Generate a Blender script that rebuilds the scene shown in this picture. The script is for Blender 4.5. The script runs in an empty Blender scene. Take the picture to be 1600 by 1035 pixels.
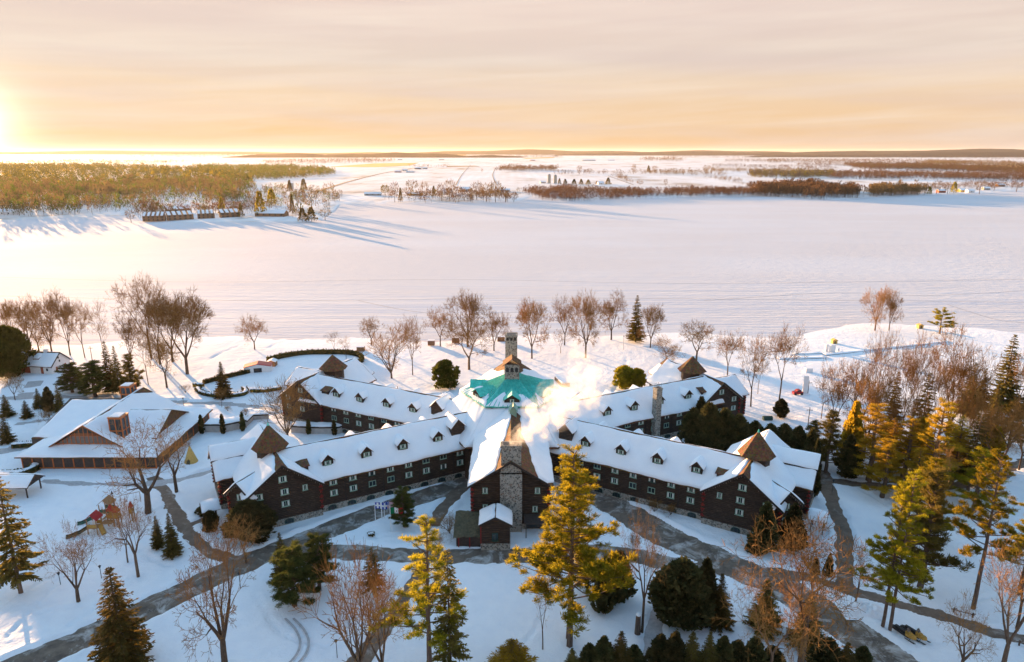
import bpy, math, random
import numpy as np
from mathutils import Vector, Matrix
SC = bpy.context.scene
COL = SC.collection
R = math.radians
# ---------------------------------------------------------------- camera
F_PX, CAM_H = 1067.0, 80.0
PITCH = math.atan(281.5 / F_PX)
CP, SP = math.cos(PITCH), math.sin(PITCH)
cd = bpy.data.cameras.new('camera'); cam = bpy.data.objects.new('camera', cd); COL.objects.link(cam)
cd.sensor_width = 36.0; cd.lens = 36.0 * F_PX / 1600.0
cd.clip_start = 1.0; cd.clip_end = 90000.0
cam.location = (0, 0, CAM_H); cam.rotation_euler = (math.pi / 2 - PITCH, 0, 0)
SC.camera = cam

def P(u, v, z=0.0):
    """where the line of sight to photo point (u, v) meets the level z"""
    x = (u - 800) / F_PX; y = (517.5 - v) / F_PX
    t = (CAM_H - z) / (SP - y * CP)
    return (x * t, (CP + y * SP) * t)

def zat(v, y0):
    yn = (517.5 - v) / F_PX
    t = y0 / (CP + yn * SP)
    return CAM_H - t * (SP - yn * CP)

def Q(x, y, z):
    z -= CAM_H
    d = y * CP - z * SP; w = y * SP + z * CP
    return 800 + F_PX * x / d, 517.5 - F_PX * w / d

# ---------------------------------------------------------------- mesh builder
class MB:
    def __init__(s):
        s.v = []; s.f = []; s.m = []; s.n = 0
    def add(s, verts, faces, mi=0):
        o = s.n
        s.v.extend([tuple(map(float, p)) for p in verts]); s.n += len(verts)
        for k in faces:
            s.f.append(tuple(i + o for i in k)); s.m.append(mi)
        return s
    def box(s, x0, y0, z0, x1, y1, z1, mi=0, T=None):
        v = [(x0,y0,z0),(x1,y0,z0),(x1,y1,z0),(x0,y1,z0),(x0,y0,z1),(x1,y0,z1),(x1,y1,z1),(x0,y1,z1)]
        if T: v = [T(*p) for p in v]
        return s.add(v, [(0,3,2,1),(4,5,6,7),(0,1,5,4),(1,2,6,5),(2,3,7,6),(3,0,4,7)], mi)
    def prism(s, poly, d, mi=0):
        """closed solid: polygon (3-D points) swept by vector d"""
        n = len(poly)
        v = [tuple(p) for p in poly] + [(p[0]+d[0], p[1]+d[1], p[2]+d[2]) for p in poly]
        f = [tuple(range(n))[::-1], tuple(range(n, 2*n))]
        f += [(i, (i+1) % n, n+(i+1) % n, n+i) for i in range(n)]
        return s.add(v, f, mi)
    def tube(s, a, b, r0, r1, k=6, mi=0, cap=True):
        a = Vector(a); b = Vector(b); d = (b - a).normalized()
        u = d.orthogonal().normalized(); w = d.cross(u)
        v = []
        for c, r in ((a, r0), (b, r1)):
            for i in range(k):
                t = 2*math.pi*i/k
                v.append(c + u*(r*math.cos(t)) + w*(r*math.sin(t)))
        f = [(i, (i+1) % k, k+(i+1) % k, k+i) for i in range(k)]
        if cap: f += [tuple(range(k))[::-1], tuple(range(k, 2*k))]
        return s.add(v, f, mi)
    def cone(s, c, r, h, k=12, mi=0, r1=0.0, rot=0.0):
        c = Vector(c)
        v = [c + Vector((r*math.cos(rot+2*math.pi*i/k), r*math.sin(rot+2*math.pi*i/k), 0)) for i in range(k)]
        if r1 <= 0:
            v.append(c + Vector((0,0,h)))
            f = [(i, (i+1) % k, k) for i in range(k)] + [tuple(range(k))[::-1]]
        else:
            v += [c + Vector((r1*math.cos(rot+2*math.pi*i/k), r1*math.sin(rot+2*math.pi*i/k), h)) for i in range(k)]
            f = [(i, (i+1) % k, k+(i+1) % k, k+i) for i in range(k)] + [tuple(range(k))[::-1], tuple(range(k, 2*k))]
        return s.add(v, f, mi)
    def mesh(s, name, mats, smooth=False, off=(0,0,0)):
        me = bpy.data.meshes.new(name)
        if off != (0,0,0):
            vv = [(p[0]-off[0], p[1]-off[1], p[2]-off[2]) for p in s.v]
        else: vv = s.v
        me.from_pydata(vv, [], s.f)
        for m in (mats if isinstance(mats, (list, tuple)) else [mats]): me.materials.append(m)
        if any(s.m): me.polygons.foreach_set('material_index', s.m)
        if smooth: me.polygons.foreach_set('use_smooth', [True]*len(s.f))
        me.update()
        return me

def quads_mesh(name, V, mat, k=4, smooth=False, mi=None):
    """V: (n, k, 3) array of loose polygons"""
    V = np.asarray(V, dtype=np.float32); n = len(V)
    me = bpy.data.meshes.new(name)
    me.vertices.add(n*k); me.vertices.foreach_set('co', V.reshape(-1))
    me.loops.add(n*k); me.loops.foreach_set('vertex_index', np.arange(n*k, dtype=np.int32))
    me.polygons.add(n); me.polygons.foreach_set('loop_start', np.arange(0, n*k, k, dtype=np.int32))
    me.polygons.foreach_set('loop_total', np.full(n, k, dtype=np.int32))
    for m in (mat if isinstance(mat, (list, tuple)) else [mat]): me.materials.append(m)
    if mi is not None: me.polygons.foreach_set('material_index', np.asarray(mi, dtype=np.int32))
    me.update(calc_edges=True)
    return me

def grid_mesh(name, X, Y, Z, mat, smooth=True):
    ny, nx = X.shape
    V = np.stack([X, Y, Z], -1).reshape(-1, 3).astype(np.float32)
    i = np.arange(nx*ny).reshape(ny, nx)
    Fq = np.stack([i[:-1,:-1], i[:-1,1:], i[1:,1:], i[1:,:-1]], -1).reshape(-1, 4)
    me = bpy.data.meshes.new(name); n = len(Fq)
    me.vertices.add(len(V)); me.vertices.foreach_set('co', V.reshape(-1))
    me.loops.add(n*4); me.loops.foreach_set('vertex_index', Fq.reshape(-1).astype(np.int32))
    me.polygons.add(n); me.polygons.foreach_set('loop_start', np.arange(0, n*4, 4, dtype=np.int32))
    me.polygons.foreach_set('loop_total', np.full(n, 4, dtype=np.int32))
    if smooth: me.polygons.foreach_set('use_smooth', np.ones(n, dtype=bool))
    me.materials.append(mat); me.update(calc_edges=True)
    return me

def link(name, data, parent=None, loc=(0,0,0), rz=0.0, scale=(1,1,1)):
    o = bpy.data.objects.new(name, data); COL.objects.link(o)
    o.location = loc; o.rotation_euler = (0, 0, rz); o.scale = scale
    if parent: o.parent = parent
    return o

def tag(o, label, cat, group=None):
    o['label'] = label; o['category'] = cat
    if group: o['group'] = group
    return o
def struct(o): o['kind'] = 'structure'; return o
def stuff(o, label=None, cat=None):
    o['kind'] = 'stuff'
    if label: o['label'] = label
    if cat: o['category'] = cat
    return o
def thing(name, label, cat, loc=(0,0,0), rz=0.0, group=None):
    return tag(link(name, None, None, loc, rz), label, cat, group)

# ---------------------------------------------------------------- materials
MAT = {}
class NT:
    def __init__(s, name):
        s.m = bpy.data.materials.new(name); s.m.use_nodes = True
        s.t = s.m.node_tree; s.t.nodes.clear()
        s.out = s.n('ShaderNodeOutputMaterial')
        MAT[name] = s.m
    def n(s, typ, **kw):
        nd = s.t.nodes.new(typ)
        for k, v in kw.items(): setattr(nd, k, v)
        return nd
    def l(s, a, b): s.t.links.new(a, b)
    def val(s, sock, v):
        if hasattr(v, 'bl_idname') or isinstance(v, bpy.types.NodeSocket): s.l(v, sock)
        else: sock.default_value = v
    def pos(s, scale=(1,1,1)):
        g = s.n('ShaderNodeNewGeometry'); m = s.n('ShaderNodeVectorMath', operation='MULTIPLY')
        s.l(g.outputs['Position'], m.inputs[0]); m.inputs[1].default_value = scale
        return m.outputs[0]
    def noise(s, vec, scale, detail=4, rough=.55, dist=0.0):
        n = s.n('ShaderNodeTexNoise'); s.l(vec, n.inputs['Vector'])
        n.inputs['Scale'].default_value = scale; n.inputs['Detail'].default_value = detail
        n.inputs['Roughness'].default_value = rough; n.inputs['Distortion'].default_value = dist
        return n.outputs['Fac']
    def ramp(s, fac, stops):
        r = s.n('ShaderNodeValToRGB'); s.l(fac, r.inputs[0])
        e = r.color_ramp.elements
        while len(e) < len(stops): e.new(.5)
        for q, (p, c) in zip(e, stops): q.position = p; q.color = (*c, 1) if len(c) == 3 else c
        return r.outputs['Color']
    def math(s, op, a, b=0.0, clamp=False):
        m = s.n('ShaderNodeMath', operation=op); m.use_clamp = clamp
        s.val(m.inputs[0], a); s.val(m.inputs[1], b); return m.outputs[0]
    def mix(s, fac, a, b, mode='MIX'):
        m = s.n('ShaderNodeMix', data_type='RGBA', blend_type=mode)
        s.val(m.inputs['Factor'], fac)
        for k, v in (('A', a), ('B', b)):
            sk = [i for i in m.inputs if i.name == k and i.type == 'RGBA'][0]
            if isinstance(v, bpy.types.NodeSocket): s.l(v, sk)
            else: sk.default_value = (*v, 1)
        return [o for o in m.outputs if o.type == 'RGBA'][0]
    def bump(s, h, strength=.5, dist=.1, prev=None):
        b = s.n('ShaderNodeBump'); s.l(h, b.inputs['Height'])
        b.inputs['Strength'].default_value = strength; b.inputs['Distance'].default_value = dist
        if prev: s.l(prev, b.inputs['Normal'])
        return b.outputs[0]
    def pbr(s, col, rough=.8, normal=None, spec=.3, metal=0.0):
        p = s.n('ShaderNodeBsdfPrincipled')
        s.val(p.inputs['Base Color'], (*col, 1) if isinstance(col, tuple) else col)
        s.val(p.inputs['Roughness'], rough); p.inputs['Specular IOR Level'].default_value = spec
        p.inputs['Metallic'].default_value = metal
        if normal: s.l(normal, p.inputs['Normal'])
        s.l(p.outputs[0], s.out.inputs['Surface']); return p

def plain(name, col, rough=.7, var=.25, scale=3.0, spec=.3, metal=0.0):
    t = NT(name); f = t.noise(t.pos(), scale, 5)
    a = tuple(c*(1-var) for c in col); b = tuple(min(1, c*(1+var)) for c in col)
    t.pbr(t.ramp(f, [(.3, a), (.7, b)]), rough, t.bump(f, .25, .05), spec, metal)
    return t.m

SNOWC = (.86, .87, .89)
def snow_mat(name, bump1, bump2, streak=None, sx1=(1, 1, 1), f2=2.6):
    t = NT(name); p = t.pos()
    n1 = t.noise(t.pos(sx1), .35, 6, .6); n2 = t.noise(p, f2, 5, .65)
    nm = t.bump(n1, 1.0, bump1); nm = t.bump(n2, 1.0, bump2, nm)
    col = t.ramp(n1, [(.3, (.80, .82, .86)), (.65, SNOWC)])
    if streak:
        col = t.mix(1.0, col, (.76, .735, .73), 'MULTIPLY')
        ps = t.pos((.006, .35, 1)); s1 = t.noise(ps, 1.0, 7, .62)
        # ski and sled lanes close to the near shore
        g = t.n('ShaderNodeNewGeometry'); sx = t.n('ShaderNodeSeparateXYZ'); t.l(g.outputs['Position'], sx.inputs[0])
        mr = t.n('ShaderNodeMapRange'); t.l(sx.outputs['Y'], mr.inputs[0])
        for i, v in ((1, 470.0), (2, 360.0), (3, 0.0), (4, 1.0)): mr.inputs[i].default_value = v
        lane = t.math('MULTIPLY', mr.outputs[0], 1.0)
        th = t.ramp(s1, [(.50, (0,0,0)), (.57, (1,1,1))])
        big = t.noise(t.pos((.004, .011, 1)), 1.0, 6, .6); col = t.mix(t.math('MULTIPLY', t.ramp(big, [(.42, (0,0,0)), (.62, (1,1,1))]), .35), col, (.70, .74, .80))
        f = t.math('MULTIPLY', th, lane)
        col = t.mix(t.math('MULTIPLY', f, .55), col, (.42, .49, .62))
        nm = t.bump(t.math('MULTIPLY', s1, t.math('ADD', lane, .12)), 1.0, streak, nm)
    t.pbr(col, .9, nm, .03)
    return t.m
snow_mat('snow', .34, .15, None, (1, 1, 1), 1.9)
snow_mat('roof_snow', .05, .012)
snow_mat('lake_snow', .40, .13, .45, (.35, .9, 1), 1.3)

def far_snow():
    t = NT('field_snow'); p = t.pos((.01, .004, 1))
    n = t.noise(p, 1.0, 8, .6)
    w = t.n('ShaderNodeTexWave', wave_type='BANDS', bands_direction='X'); t.l(t.pos((1, .35, 0)), w.inputs[0])
    w.inputs['Scale'].default_value = .012; w.inputs['Distortion'].default_value = 2.0; w.inputs['Detail'].default_value = 2
    col = t.ramp(n, [(.32, (.46, .37, .30)), (.43, (.74, .71, .69)), (.62, SNOWC)])
    col = t.mix(t.math('MULTIPLY', w.outputs['Fac'], .16), col, (.60, .55, .52))
    t.pbr(col, .8, t.bump(t.noise(t.pos(), .05, 6), 1.0, 1.2), .03)
far_snow()

def log_mat():
    t = NT('dark_logs'); g = t.n('ShaderNodeNewGeometry'); sx = t.n('ShaderNodeSeparateXYZ'); t.l(g.outputs['Position'], sx.inputs[0])
    h = t.math('ABSOLUTE', t.math('SINE', t.math('MULTIPLY', sx.outputs['Z'], math.pi/.42)))
    n = t.noise(t.pos((1, 1, 6)), .9, 6, .65)
    c = t.ramp(n, [(.3, (.022, .014, .010)), (.55, (.056, .034, .023)), (.72, (.125, .083, .058))])
    groove = t.ramp(h, [(.0, (.25, .25, .25)), (.35, (1, 1, 1))])
    col = t.mix(1.0, c, groove, 'MULTIPLY')
    t.pbr(col, .75, t.bump(h, 1.0, .14), .3)
log_mat()
def shingle(name, c0, c1):
    t = NT(name); p = t.pos()
    v = t.n('ShaderNodeTexVoronoi'); t.l(t.pos((1, 1, 1.3)), v.inputs['Vector']); v.inputs['Scale'].default_value = 2.6
    n = t.noise(p, 1.2, 6, .7)
    c = t.ramp(n, [(.3, c0), (.7, c1)])
    col = t.mix(.45, c, v.outputs['Color'], 'SOFT_LIGHT')
    t.pbr(col, .85, t.bump(v.outputs['Distance'], 1.0, .06), .2)
shingle('cedar_shingle', (.075, .040, .024), (.17, .085, .038))
def stone(name, c0, c1, sc=1.6):
    t = NT(name); p = t.pos()
    v = t.n('ShaderNodeTexVoronoi'); t.l(p, v.inputs['Vector']); v.inputs['Scale'].default_value = sc
    e = t.n('ShaderNodeTexVoronoi', feature='DISTANCE_TO_EDGE'); t.l(p, e.inputs['Vector']); e.inputs['Scale'].default_value = sc
    s = t.n('ShaderNodeSeparateColor'); t.l(v.outputs['Color'], s.inputs[0])
    c = t.ramp(s.outputs[0], [(.0, c0), (.25, c0), (.45, c1), (.8, tuple(x*1.25 for x in c1)), (.95, (.17, .11, .08))])
    col = t.mix(t.ramp(e.outputs['Distance'], [(.03, (1,1,1)), (.09, (0,0,0))]), c, (.36, .345, .30))
    t.pbr(col, .85, t.bump(e.outputs['Distance'], 1.0, .10), .25)
stone('field_stone', (.10, .095, .085), (.27, .255, .22), 2.7)
def copper():
    t = NT('green_copper'); g = t.n('ShaderNodeNewGeometry')
    n = t.noise(t.pos((2, 2, .4)), .8, 6, .7)
    c = t.ramp(n, [(.3, (.02, .33, .27)), (.55, (.06, .54, .45)), (.75, (.20, .64, .54))])
    t.pbr(c, .55, t.bump(n, .3, .04), .4)
copper()
def asphalt(name, c0, c1, snow_lo, snow_hi, wet=.22):
    t = NT(name); p = t.pos()
    n = t.noise(p, .40, 9, .74); n2 = t.noise(t.pos(), 5.0, 4, .7); n3 = t.noise(p, .22, 8, .72, .8)
    c = t.ramp(n, [(.35, c0), (.7, c1)])
    sn = t.ramp(n3, [(snow_lo, (0,0,0)), (snow_hi, (1,1,1))])
    col = t.mix(t.math('MULTIPLY', sn, .7), c, (.66, .635, .61))
    t.pbr(col, t.math('SUBTRACT', .95, t.math('MULTIPLY', n, wet)), t.bump(n2, .5, .04), .35)
asphalt('asphalt', (.080, .064, .052), (.22, .17, .13), .50, .66)
asphalt('gravel_path', (.12, .082, .058), (.24, .17, .125), .56, .76, .2)
plain('packed_path', (.42, .40, .40), .85, .2, 1.5)
plain('red_log', (.20, .018, .016), .6, .3, 4)
plain('fascia', (.035, .026, .022), .7)
plain('rake_lace', (.30, .25, .20), .7)
plain('window_frame', (.24, .38, .30), .5, .1)
plain('curtain', (.62, .66, .62), .7, .15, 6)
t_ = NT('glass'); t_.pbr((.02, .03, .035), .08, None, .6)
plain('green_shutter', (.015, .06, .045), .5)
plain('timber_orange', (.46, .13, .032), .6, .2, 4)
plain('panel_grey', (.16, .14, .13), .7, .2, 2)
plain('dark_panel', (.05, .04, .036), .6, .3, 2)
plain('white_wall', (.72, .71, .70), .8, .06, 2)
plain('brick_red', (.30, .075, .035), .75, .25, 5)
plain('brown_wall', (.22, .12, .065), .8, .3, 1)
plain('barn_grey', (.30, .29, .28), .7, .2, 1)
plain('silo_concrete', (.42, .38, .31), .8, .12, .5)
plain('metal_dark', (.03, .03, .032), .45)
plain('white_paint', (.75, .75, .75), .4, .05)
plain('canvas_yellow', (.55, .36, .11), .8, .15, 3)
plain('play_red', (.36, .012, .02), .4, .2)
plain('play_green', (.01, .10, .075), .35, .15)
plain('play_wood', (.34, .20, .10), .7, .25, 5)
plain('play_yellow', (.42, .24, .05), .5, .2)
plain('flag_blue', (.02, .05, .35), .7, .05)
plain('flag_white', (.75, .75, .75), .7, .03)
plain('flag_red', (.50, .012, .025), .7, .05)
plain('flag_green', (.0, .16, .06), .7, .05)
plain('concrete', (.40, .38, .36), .85, .18, .8)
plain('stubble', (.50, .27, .08), .9, .25, .02)
plain('dead_vine', (.085, .075, .045), .9, .4, 2)

def bark(name, c0, c1):
    t = NT(name); n = t.noise(t.pos((3, 3, .8)), 1.2, 5, .65)
    oi = t.n('ShaderNodeObjectInfo')
    c = t.ramp(n, [(.3, c0), (.7, c1)])
    h = t.n('ShaderNodeHueSaturation'); t.l(c, h.inputs['Color'])
    t.l(t.math('ADD', t.math('MULTIPLY', oi.outputs['Random'], .5), .75), h.inputs['Value'])
    t.pbr(h.outputs[0], .85, t.bump(n, .5, .05), .2)
bark('bark', (.065, .042, .030), (.16, .105, .07))
bark('twig', (.165, .082, .026), (.36, .19, .055))
bark('pine_bark', (.075, .052, .040), (.17, .115, .085))
def leaf(name, c0, c1, trans=.45, hue=.03):
    t = NT(name); n = t.noise(t.pos(), .55, 4, .6); n2 = t.noise(t.pos(), 3.5, 2, .6)
    f = t.math('ADD', t.math('MULTIPLY', n, .65), t.math('MULTIPLY', n2, .35))
    c = t.ramp(f, [(.36, c0), (.64, c1)])
    oi = t.n('ShaderNodeObjectInfo')
    h = t.n('ShaderNodeHueSaturation'); t.l(c, h.inputs['Color'])
    t.l(t.math('ADD', t.math('MULTIPLY', oi.outputs['Random'], hue), .5-hue/2), h.inputs['Hue'])
    t.l(t.math('ADD', t.math('MULTIPLY', oi.outputs['Random'], .5), .75), h.inputs['Value'])
    d = t.n('ShaderNodeBsdfDiffuse'); tr = t.n('ShaderNodeBsdfTranslucent'); mx = t.n('ShaderNodeMixShader')
    t.l(h.outputs[0], d.inputs[0]); t.l(h.outputs[0], tr.inputs[0]); mx.inputs[0].default_value = trans
    t.l(d.outputs[0], mx.inputs[1]); t.l(tr.outputs[0], mx.inputs[2]); t.l(mx.outputs[0], t.out.inputs['Surface'])
leaf('pine_needles', (.105, .105, .013), (.44, .34, .022), .57)
leaf('spruce_needles', (.062, .056, .019), (.20, .145, .035), .48)
leaf('pine_dark', (.034, .046, .016), (.125, .125, .032), .45)
leaf('cedar_leaves', (.034, .040, .017), (.12, .10, .038), .35)
leaf('gold_needles', (.26, .17, .02), (.55, .35, .03), .6)
leaf('brown_twigs', (.16, .09, .045), (.30, .18, .09), .35)
leaf('forest_leaf', (.045, .060, .012), (.125, .13, .02), .5, .05)
leaf('wood_leaf', (.085, .052, .030), (.17, .10, .05), .4, .04)
leaf('far_wood', (.05, .042, .04), (.10, .075, .06), .3, .03)
# ---------------------------------------------------------------- world, sun, air
EXPO = 2.47
SUN_EL, SUN_AZ = R(5.0), R(38.0)          # azimuth to the left of the view
w = bpy.data.worlds.new('World'); SC.world = w; w.use_nodes = True
nt = w.node_tree; nt.nodes.clear()
wo = nt.nodes.new('ShaderNodeOutputWorld'); bg = nt.nodes.new('ShaderNodeBackground')
sky = nt.nodes.new('ShaderNodeTexSky'); sky.sky_type = 'NISHITA'; sky.sun_disc = False
sky.sun_elevation = SUN_EL; sky.sun_rotation = -SUN_AZ
sky.air_density = 1.0; sky.dust_density = 2.2; sky.ozone_density = 2.0; sky.altitude = 100
def wn(t, **k):
    n = nt.nodes.new(t)
    for a, b in k.items(): setattr(n, a, b)
    return n
# streaks of high cloud, laid out by direction in the sky
tc = wn('ShaderNodeTexCoord'); sep = wn('ShaderNodeSeparateXYZ'); nt.links.new(tc.outputs['Generated'], sep.inputs[0])
def wm(op, a, b=0.0, clamp=False):
    m = wn('ShaderNodeMath', operation=op); m.use_clamp = clamp
    for i, x in ((0, a), (1, b)):
        if isinstance(x, bpy.types.NodeSocket): nt.links.new(x, m.inputs[i])
        else: m.inputs[i].default_value = x
    return m.outputs[0]
def wr(f, stops):
    r = wn('ShaderNodeValToRGB'); nt.links.new(f, r.inputs[0]); e = r.color_ramp.elements
    while len(e) < len(stops): e.new(.5)
    for q, (p, c) in zip(e, stops): q.position = p; q.color = (*c, 1)
    return r.outputs[0]
az = wm('ARCTAN2', sep.outputs['X'], sep.outputs['Y'])
el = wm('ARCSINE', sep.outputs['Z'])
cv = wn('ShaderNodeCombineXYZ'); nt.links.new(wm('MULTIPLY', az, 1.6), cv.inputs[0])
nt.links.new(wm('ADD', wm('MULTIPLY', el, 26.0), wm('MULTIPLY', az, -1.2)), cv.inputs[1])
nz = wn('ShaderNodeTexNoise'); nt.links.new(cv.outputs[0], nz.inputs['Vector'])
nz.inputs['Scale'].default_value = 1.5; nz.inputs['Detail'].default_value = 8; nz.inputs['Roughness'].default_value = .58; nz.inputs['Distortion'].default_value = .35
cl = wr(nz.outputs['Fac'], [(.40, (0,0,0)), (.68, (1,1,1))])
def wmix(f, a, b, mode='MIX'):
    m = wn('ShaderNodeMix', data_type='RGBA', blend_type=mode)
    for nm, x in (('Factor', f),):
        if isinstance(x, bpy.types.NodeSocket): nt.links.new(x, m.inputs[0])
        else: m.inputs[0].default_value = x
    for k, x in (('A', a), ('B', b)):
        s = [i for i in m.inputs if i.name == k and i.type == 'RGBA'][0]
        if isinstance(x, bpy.types.NodeSocket): nt.links.new(x, s)
        else: s.default_value = (*x, 1)
    return [o for o in m.outputs if o.type == 'RGBA'][0]
SKYC = sky.outputs[0]
# a bright veil of high cloud fills the low sky; the clear sky shows above it
K_ = 1/(.146*2**EXPO)
eld = wm('DIVIDE', wm('MULTIPLY', el, 180/math.pi), 14.0)
sc_ = lambda c: tuple(x*K_ for x in c)
r_ = wr(eld, [(0, (.82,.57,.36)), (.09, (.87,.58,.32)), (.20, (.88,.62,.39)), (.33, (.87,.66,.47)), (.48, (.78,.65,.56)), (.8, (.84,.67,.60))])
veil = wmix(wm('MULTIPLY', cl, .5), r_, (.97, .84, .72))
n2 = wn('ShaderNodeTexNoise'); cv2 = wn('ShaderNodeCombineXYZ'); nt.links.new(wm('ADD', wm('MULTIPLY', az, 1.1), 3.3), cv2.inputs[0]); nt.links.new(wm('ADD', wm('MULTIPLY', el, 17.0), wm('MULTIPLY', az, .5)), cv2.inputs[1])
nt.links.new(cv2.outputs[0], n2.inputs['Vector']); n2.inputs['Scale'].default_value = 1.3; n2.inputs['Detail'].default_value = 6; n2.inputs['Roughness'].default_value = .55
veil = wmix(wm('MULTIPLY', wr(n2.outputs['Fac'], [(.45, (0,0,0)), (.66, (1,1,1))]), .5), veil, (.73, .59, .55))
# glow of the veiled sun
hd_ = Vector((-math.sin(SUN_AZ), math.cos(SUN_AZ), math.tan(R(1.6)))).normalized()
vd = wn('ShaderNodeVectorMath', operation='DOT_PRODUCT'); nt.links.new(tc.outputs['Generated'], vd.inputs[0]); vd.inputs[1].default_value = hd_
an = wm('MULTIPLY', wm('ARCCOSINE', wm('MINIMUM', vd.outputs['Value'], .99999)), 180/math.pi)
g1 = wm('EXPONENT', wm('MULTIPLY', an, -1/1.0)); g2 = wm('EXPONENT', wm('MULTIPLY', an, -1/14.0))
def wscale(c, f):
    m = wn('ShaderNodeVectorMath', operation='SCALE'); m.inputs[0].default_value = c; nt.links.new(f, m.inputs['Scale']); return m.outputs[0]
def wadd(a, b):
    m = wn('ShaderNodeVectorMath', operation='ADD'); nt.links.new(a, m.inputs[0]); nt.links.new(b, m.inputs[1]); return m.outputs[0]
veil = wadd(veil, wadd(wscale((9.0, 7.6, 5.0), g1), wscale((.12, .10, .05), g2)))
vs = wn('ShaderNodeVectorMath', operation='SCALE'); nt.links.new(veil, vs.inputs[0]); vs.inputs['Scale'].default_value = K_
mr_ = wn('ShaderNodeMapRange', interpolation_type='SMOOTHSTEP'); nt.links.new(el, mr_.inputs[0])
for i, v in ((1, R(13)), (2, R(34)), (3, 1.0), (4, .0)): mr_.inputs[i].default_value = v
# the veil thins away from the sun side behind the viewer
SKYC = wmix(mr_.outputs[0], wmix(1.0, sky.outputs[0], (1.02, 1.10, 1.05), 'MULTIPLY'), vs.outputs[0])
bg.inputs['Strength'].default_value = .146
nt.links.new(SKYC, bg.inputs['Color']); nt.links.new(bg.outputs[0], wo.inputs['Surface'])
sl = bpy.data.lights.new('sun', 'SUN'); sl.energy = 4.2; sl.angle = R(.53); sl.color = (1.0, .57, .25)
so = bpy.data.objects.new('sun', sl); COL.objects.link(so)
sd = Vector((-math.sin(SUN_AZ)*math.cos(SUN_EL), math.cos(SUN_AZ)*math.cos(SUN_EL), math.sin(SUN_EL)))
so.rotation_euler = sd.to_track_quat('Z', 'Y').to_euler()
SC.view_settings.view_transform = 'Standard'; SC.view_settings.look = 'None'
SC.view_settings.exposure = EXPO; SC.view_settings.gamma = 1.0
SC.cycles.max_bounces = 6; SC.cycles.diffuse_bounces = 3; SC.cycles.glossy_bounces = 2
SC.cycles.transmission_bounces = 3; SC.cycles.volume_bounces = 4; SC.cycles.transparent_max_bounces = 6
SC.cycles.use_denoising = True; SC.cycles.use_adaptive_sampling = True; SC.cycles.adaptive_threshold = .012
SC.cycles.sample_clamp_indirect = 8.0; SC.cycles.volume_max_steps = 256

# ---------------------------------------------------------------- roads (photo points -> ground)
def line(pts): return [P(u, v) for u, v in pts]
def smooth_line(pts, step=1.5):
    pts = [Vector((p[0], p[1], 0)) for p in pts]; out = []
    for i in range(len(pts)-1):
        p0 = pts[max(0, i-1)]; p1 = pts[i]; p2 = pts[i+1]; p3 = pts[min(len(pts)-1, i+2)]
        n = max(2, int((p2-p1).length/step))
        for k in range(n):
            t = k/n
            out.append(.5*((2*p1)+(p2-p0)*t+(2*p0-5*p1+4*p2-p3)*t*t+(3*p1-p0-3*p2+p3)*t**3))
    out.append(pts[-1]); return [(p.x, p.y) for p in out]
ROADS = [   # name, width, material, photo points
 ('road', 6.0, 'asphalt', [(-60,1075),(60,1028),(150,988),(250,942),(330,903),(400,873),(470,845),(540,818),(600,795),(660,776),(712,759),(735,752)]),
 ('road', 4.8, 'asphalt', [(470,860),(540,862),(620,868),(700,869),(790,868),(860,868),(930,862),(990,868),(1050,882),(1110,893)]),
 ('road', 7.8, 'asphalt', [(880,755),(930,775),(985,805),(1050,842),(1130,878),(1210,912),(1275,948),(1335,990),(1410,1045),(1470,1095)]),
 ('path', 3.0, 'gravel_path', [(1284,735),(1296,770),(1305,795),(1318,830),(1322,860),(1320,890),(1318,912)]),
 ('path', 2.8, 'gravel_path', [(1262,748),(1300,752),(1345,757),(1420,762),(1500,758),(1560,745),(1600,720),(1660,690)]),
 ('path', 2.6, 'gravel_path', [(1200,893),(1270,904),(1330,924),(1400,943),(1490,969),(1560,990),(1640,1010)]),
 ('path', 2.4, 'gravel_path', [(664,874),(646,915),(612,965),(575,1012),(545,1060)]),
 ('path', 2.4, 'gravel_path', [(726,762),(704,780),(688,800),(678,822)]),
 ('path', 2.2, 'gravel_path', [(238,745),(255,765),(270,792),(290,825),(318,855),(352,872),(392,880)]),
 ('path', 1.3, 'gravel_path', [(290,824),(310,816),(332,806)]),
 ('path', 2.0, 'packed_path', [(65,752),(150,757),(240,756),(300,745),(335,735)]),
 ('path', 2.6, 'packed_path', [(-60,624),(40,621),(120,621),(190,623),(280,629),(360,632),(430,640)]),
 ('path', 2.2, 'packed_path', [(18,664),(60,658),(100,655),(140,650)]),
 ('path', 3.4, 'packed_path', [(62,586),(52,602),(35,622)]),
 ('path', 4.5, 'packed_path', [(-40,715),(0,705),(40,700),(70,690)]),
 ('path', 2.6, 'packed_path', [(1030,940),(1026,965),(1020,1000),(1010,1040)]),
]
RL = [(n, wd, m, smooth_line(line(p))) for n, wd, m, p in ROADS]

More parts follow.
